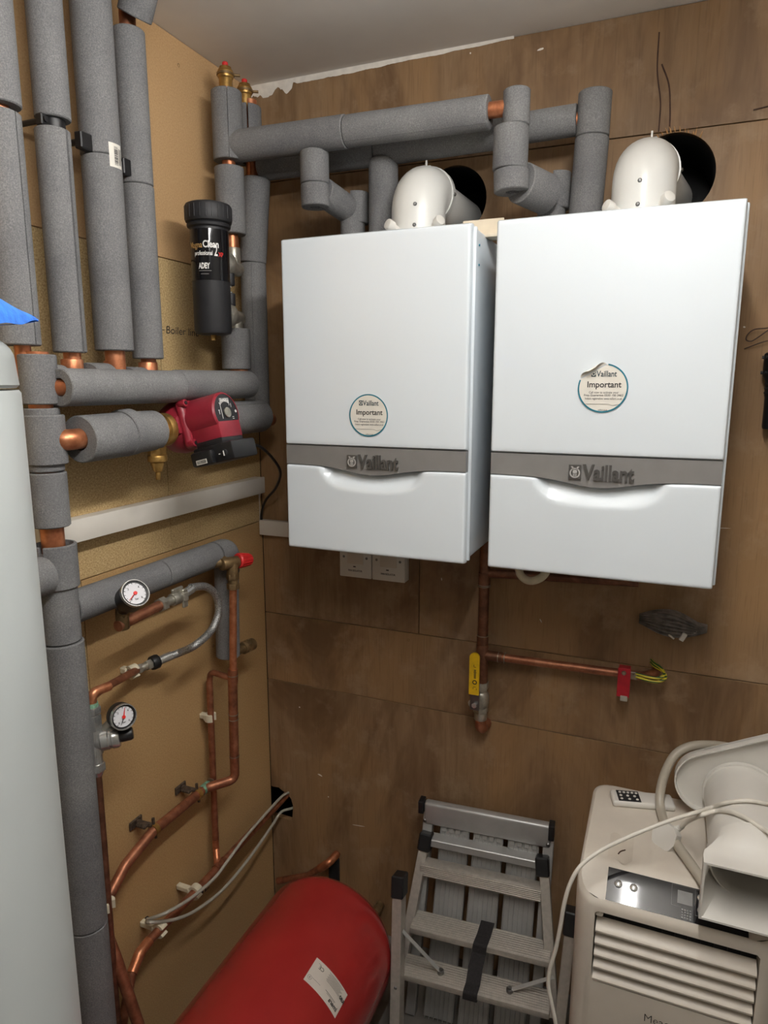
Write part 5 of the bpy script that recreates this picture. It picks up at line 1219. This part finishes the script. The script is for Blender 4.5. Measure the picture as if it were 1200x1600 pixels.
# drain hose
t = thing('drain_hose', (1.19, -.15, HT), 'cloudy plastic drain hose arching over the air conditioner', 'hose')
P = [ay(1160, 1172, -.06), ay(1130, 1166, -.065), ay(1105, 1164, -.085), ay(1080, 1166, -.10), ay(1058, 1177, -.115), ay(1044, 1197, -.13), ay(1034, 1225, -.145), ay(1031, 1250, -.165), ay(1034, 1272, -.195), az(1046, 1302, HT+.018), az(1070, 1337, HT+.0125), az(1090, 1365, HT+.0125), az(1105, 1388, HT+.010)]
b = MB(); b.tube(smooth_path(P), .0105, 18); b.build('tube', 'hose', t)
# plug
pc = az(1041, 1307, HT+.018)
t = thing('mains_plug', (pc.x, pc.y, HT), 'white three pin plug lying on the air conditioner beside the hose', 'plug')
b = MB(); b.xf = Matrix.Translation(pc) @ Matrix.Rotation(math.radians(-38), 4, 'Z') @ Matrix.Rotation(math.radians(62), 4, 'X')
b.prism([(-.022, -.022), (-.010, -.029), (.010, -.029), (.022, -.022), (.028, -.006), (.026, .016), (.014, .027), (-.014, .027), (-.026, .016), (-.028, -.006)], (0, 0, -.010), X, Y, .020); b.xf = None
b.build('plug_body', 'white_plastic', t); plug_t = t
g0 = pc+V((.016, .014, .010)); g1 = az(1063, 1293, HT+.045)
b = MB(); dg = (g1-g0).normalized()
for k in range(5): b.lathe([(.005, 0), (.0078-.0007*k, .0008), (.0078-.0007*k, .0035), (.005, .0043)], g0+dg*(.004+k*.0058), dg, 16, loop=True)
b.cyl(g0-dg*.008, g1, .0062, 14, r2=.005); b.build('strain_relief', 'white_plastic', t)
# duct assembly (window kit) on top
xd, zd, Rd = 1.352, HT+.078, .0765
t = thing('exhaust_duct_kit', (xd, -.3, HT), 'white exhaust duct with a flat nozzle lying on the air conditioner', 'duct')
b = MB(); b.lathe([(Rd, 0), (Rd, .26), (Rd-.003, .26), (Rd-.003, 0)], (xd, -.415, zd), Y, 64, loop=True); b.build('duct_tube', 'white_plastic', t)
# flat nozzle : round to rectangle loft
b = MB(); N = 48; nx0, nx1, nz0, nz1 = xd-.092, xd+.092, HT+.002, HT+.122; rings = []
def rectpt(k, ins=0):
    a = 2*PI*k/N; c_, s_ = math.cos(a), math.sin(a); m_ = max(abs(c_), abs(s_)); 
    return ((nx0+nx1)/2+((nx1-nx0)/2-ins)*c_/m_, (nz0+nz1)/2+((nz1-nz0)/2-ins)*s_/m_)
prof = [(-.395, 0.0, Rd+.004), (-.42, 0.12, Rd+.006), (-.445, .55, Rd+.01), (-.462, .93, 0), (-.475, 1.0, 0), (-.4995, 1.0, 0)]
for yy, f, rr in prof:
    ps = []
    for k in range(N):
        a = 2*PI*k/N; rx, rz = rectpt(k); cx_, cz_ = xd+math.cos(a)*(Rd+.005), zd+math.sin(a)*(Rd+.005); ps.append(V((cx_*(1-f)+rx*f, yy, cz_*(1-f)+rz*f)))
    rings.append(b.vs(ps))
inner = []
for yy, f in ((-.4995, 1.0), (-.496, .85), (-.44, .0), (-.39, .0)):
    ps = []
    for k in range(N):
        a = 2*PI*k/N; rx, rz = rectpt(k, .004); ex, ez = xd+math.cos(a)*.084, (nz0+nz1)/2+math.sin(a)*.054
        ps.append(V((ex*(1-f)+rx*f, yy, ez*(1-f)+rz*f)))
    inner.append(b.vs(ps))
al = rings+inner
for A, B in zip(al, al[1:]):
    for k in range(N): b.f([A[k], A[(k+1) % N], B[(k+1) % N], B[k]])
b.build('flat_nozzle', 'white_plastic', t, ang=45)
b = MB(); b.lathe([(Rd, 0), (Rd+.004, 0), (Rd+.004, .012), (Rd, .012)], (xd, -.17, zd), Y, 64, loop=True); b.build('socket_ring', 'white_plastic', t)
# stadium adaptor plate
b = MB(); Lp, hp_ = .120, .074; tilt = math.radians(27); u_ = V((math.cos(tilt), 0, math.sin(tilt))); v_ = V((-math.sin(tilt), 0, math.cos(tilt)))
sta = [(Lp+math.cos(a)*hp_, math.sin(a)*hp_) for a in (-PI/2+PI*k/18 for k in range(19))] + [(-Lp+math.cos(a)*hp_, math.sin(a)*hp_) for a in (PI/2+PI*k/18 for k in range(19))]
cpn_ = V((1.392, -.148, HT+.148)); b.prism(sta, cpn_, u_, v_, .004); 
S0 = b.vs([cpn_+u_*p[0]+v_*p[1]+V((0, .004, 0)) for p in sta]); S1 = b.vs([cpn_+u_*p[0]*.985+v_*p[1]*.965+V((0, -.022, 0)) for p in sta]); S2 = b.vs([cpn_+u_*p[0]*1.0+v_*p[1]*1.0+V((0, -.022, 0)) for p in sta])
for k in range(len(sta)):
    k2 = (k+1) % len(sta); b.f([S0[k], S0[k2], S2[k2], S2[k]]); b.f([S2[k], S2[k2], S1[k2], S1[k]])
S3 = b.vs([cpn_+u_*p[0]*.985+v_*p[1]*.965+V((0, .0, 0)) for p in sta])
for k in range(len(sta)): k2 = (k+1) % len(sta); b.f([S1[k], S1[k2], S3[k2], S3[k]])
b.build('adaptor_plate', 'white_plastic', t, ang=40)
# mains cord
def cyltop(px, py, r=Rd+.006):
    d = _ray(px, py); o = CAM; a = d.x**2+d.z**2; bb = 2*((o.x-xd)*d.x+(o.z-zd)*d.z); c = (o.x-xd)**2+(o.z-zd)**2-r*r; q = bb*bb-4*a*c
    return o+d*((-bb-math.sqrt(max(0, q)))/(2*a))
P = [V((1.50, -.20, FZ+.006)), V((1.49, -.26, .02)), V((1.47, -.31, .30)), V((1.462, -.34, .62)), V((1.452, -.36, zd+.01)), cyltop(1222, 1268), cyltop(1190, 1254), cyltop(1160, 1251), cyltop(1130, 1255), cyltop(1110, 1262), ay(1085, 1270, -.36), ay(1050, 1281, -.37), ay(1010, 1296, -.39), ay(970, 1313, -.42), ay(935, 1331, -.455), ay(908, 1352, -.482), ay(892, 1378, -.495), ay(882, 1410, -.50), ay(875, 1450, -.50), ay(868, 1484, -.50), ay(859, 1515, -.50), ay(857, 1540, -.50), ay(862, 1568, -.50), ay(868, 1600, -.50), ay(870, 1640, -.49), V((1.0, -.47, .0)), V((1.0, -.42, FZ+.005))]
b = MB(); b.tube(smooth_path(P), .0042, 12); tag(b.build('trailing_cable', 'cord_white'), 'long white cable looping over the duct and hanging down by the stool', 'cord')
P = [g1, ay(1075, 1283, -.30), ay(1095, 1274, -.345), cyltop(1118, 1267), cyltop(1140, 1268), cyltop(1165, 1278), cyltop(1190, 1294), cyltop(1212, 1312), V((1.452, -.40, zd-.03)), V((1.462, -.39, .55)), V((1.475, -.38, .28)), V((1.50, -.36, .02)), V((1.53, -.30, FZ+.006))]
b = MB(); b.tube(smooth_path(P), .0046, 12); b.build('plug_cord', 'cord_white', plug_t)

# ------------------------------------------------------------------ light: one batten tube under the ceiling
def area(name, loc, sx, sy, power, rgb, rot=(0, 0, 0)):
    ld = bpy.data.lights.new(name, 'AREA'); ld.shape = 'RECTANGLE'; ld.size = sx; ld.size_y = sy; ld.energy = power; ld.color = rgb
    o = bpy.data.objects.new(name, ld); COL.objects.link(o); o.location = loc; o.rotation_euler = rot; return o
t = thing('batten_light', (1.12, -1.35, CZ-.14), 'white strip light fixed under the ceiling behind the viewer', 'light')
b = MB(); b.box((1.105, -1.95, CZ-.115), (1.135, -.70, CZ-.098), .003, 2); b.cyl((1.12, -1.8, CZ-.10), (1.12, -1.8, CZ), .004, 8); b.cyl((1.12, -.9, CZ-.10), (1.12, -.9, CZ), .004, 8); b.build('housing', 'white_plastic', t)
b = MB(); b.lathe([(0, 0), (.024, 0), (.024, 1.26), (0, 1.26)], (1.12, -1.93, CZ-.140), Y, 20)
em = bpy.data.materials.new('lit_tube'); em.use_nodes = True; nt = em.node_tree; nt.nodes.remove(nt.nodes['Principled BSDF']); ee = nt.nodes.new('ShaderNodeEmission'); ee.inputs[0].default_value = (1.0, .98, .95, 1); ee.inputs[1].default_value = 83
nt.links.new(ee.outputs[0], nt.nodes['Material Output'].inputs[0]); MT['lit_tube'] = em
b.build('tube', 'lit_tube', t)
w = bpy.data.worlds.new('world'); SC.world = w; w.use_nodes = True
w.node_tree.nodes['Background'].inputs[0].default_value = (.8, .88, 1, 1); w.node_tree.nodes['Background'].inputs[1].default_value = 0.02
SC.view_settings.view_transform = 'Standard'; SC.view_settings.look = 'None'; SC.view_settings.exposure = 0.0; SC.view_settings.gamma = 1.0
SC.view_settings.use_curve_mapping = False
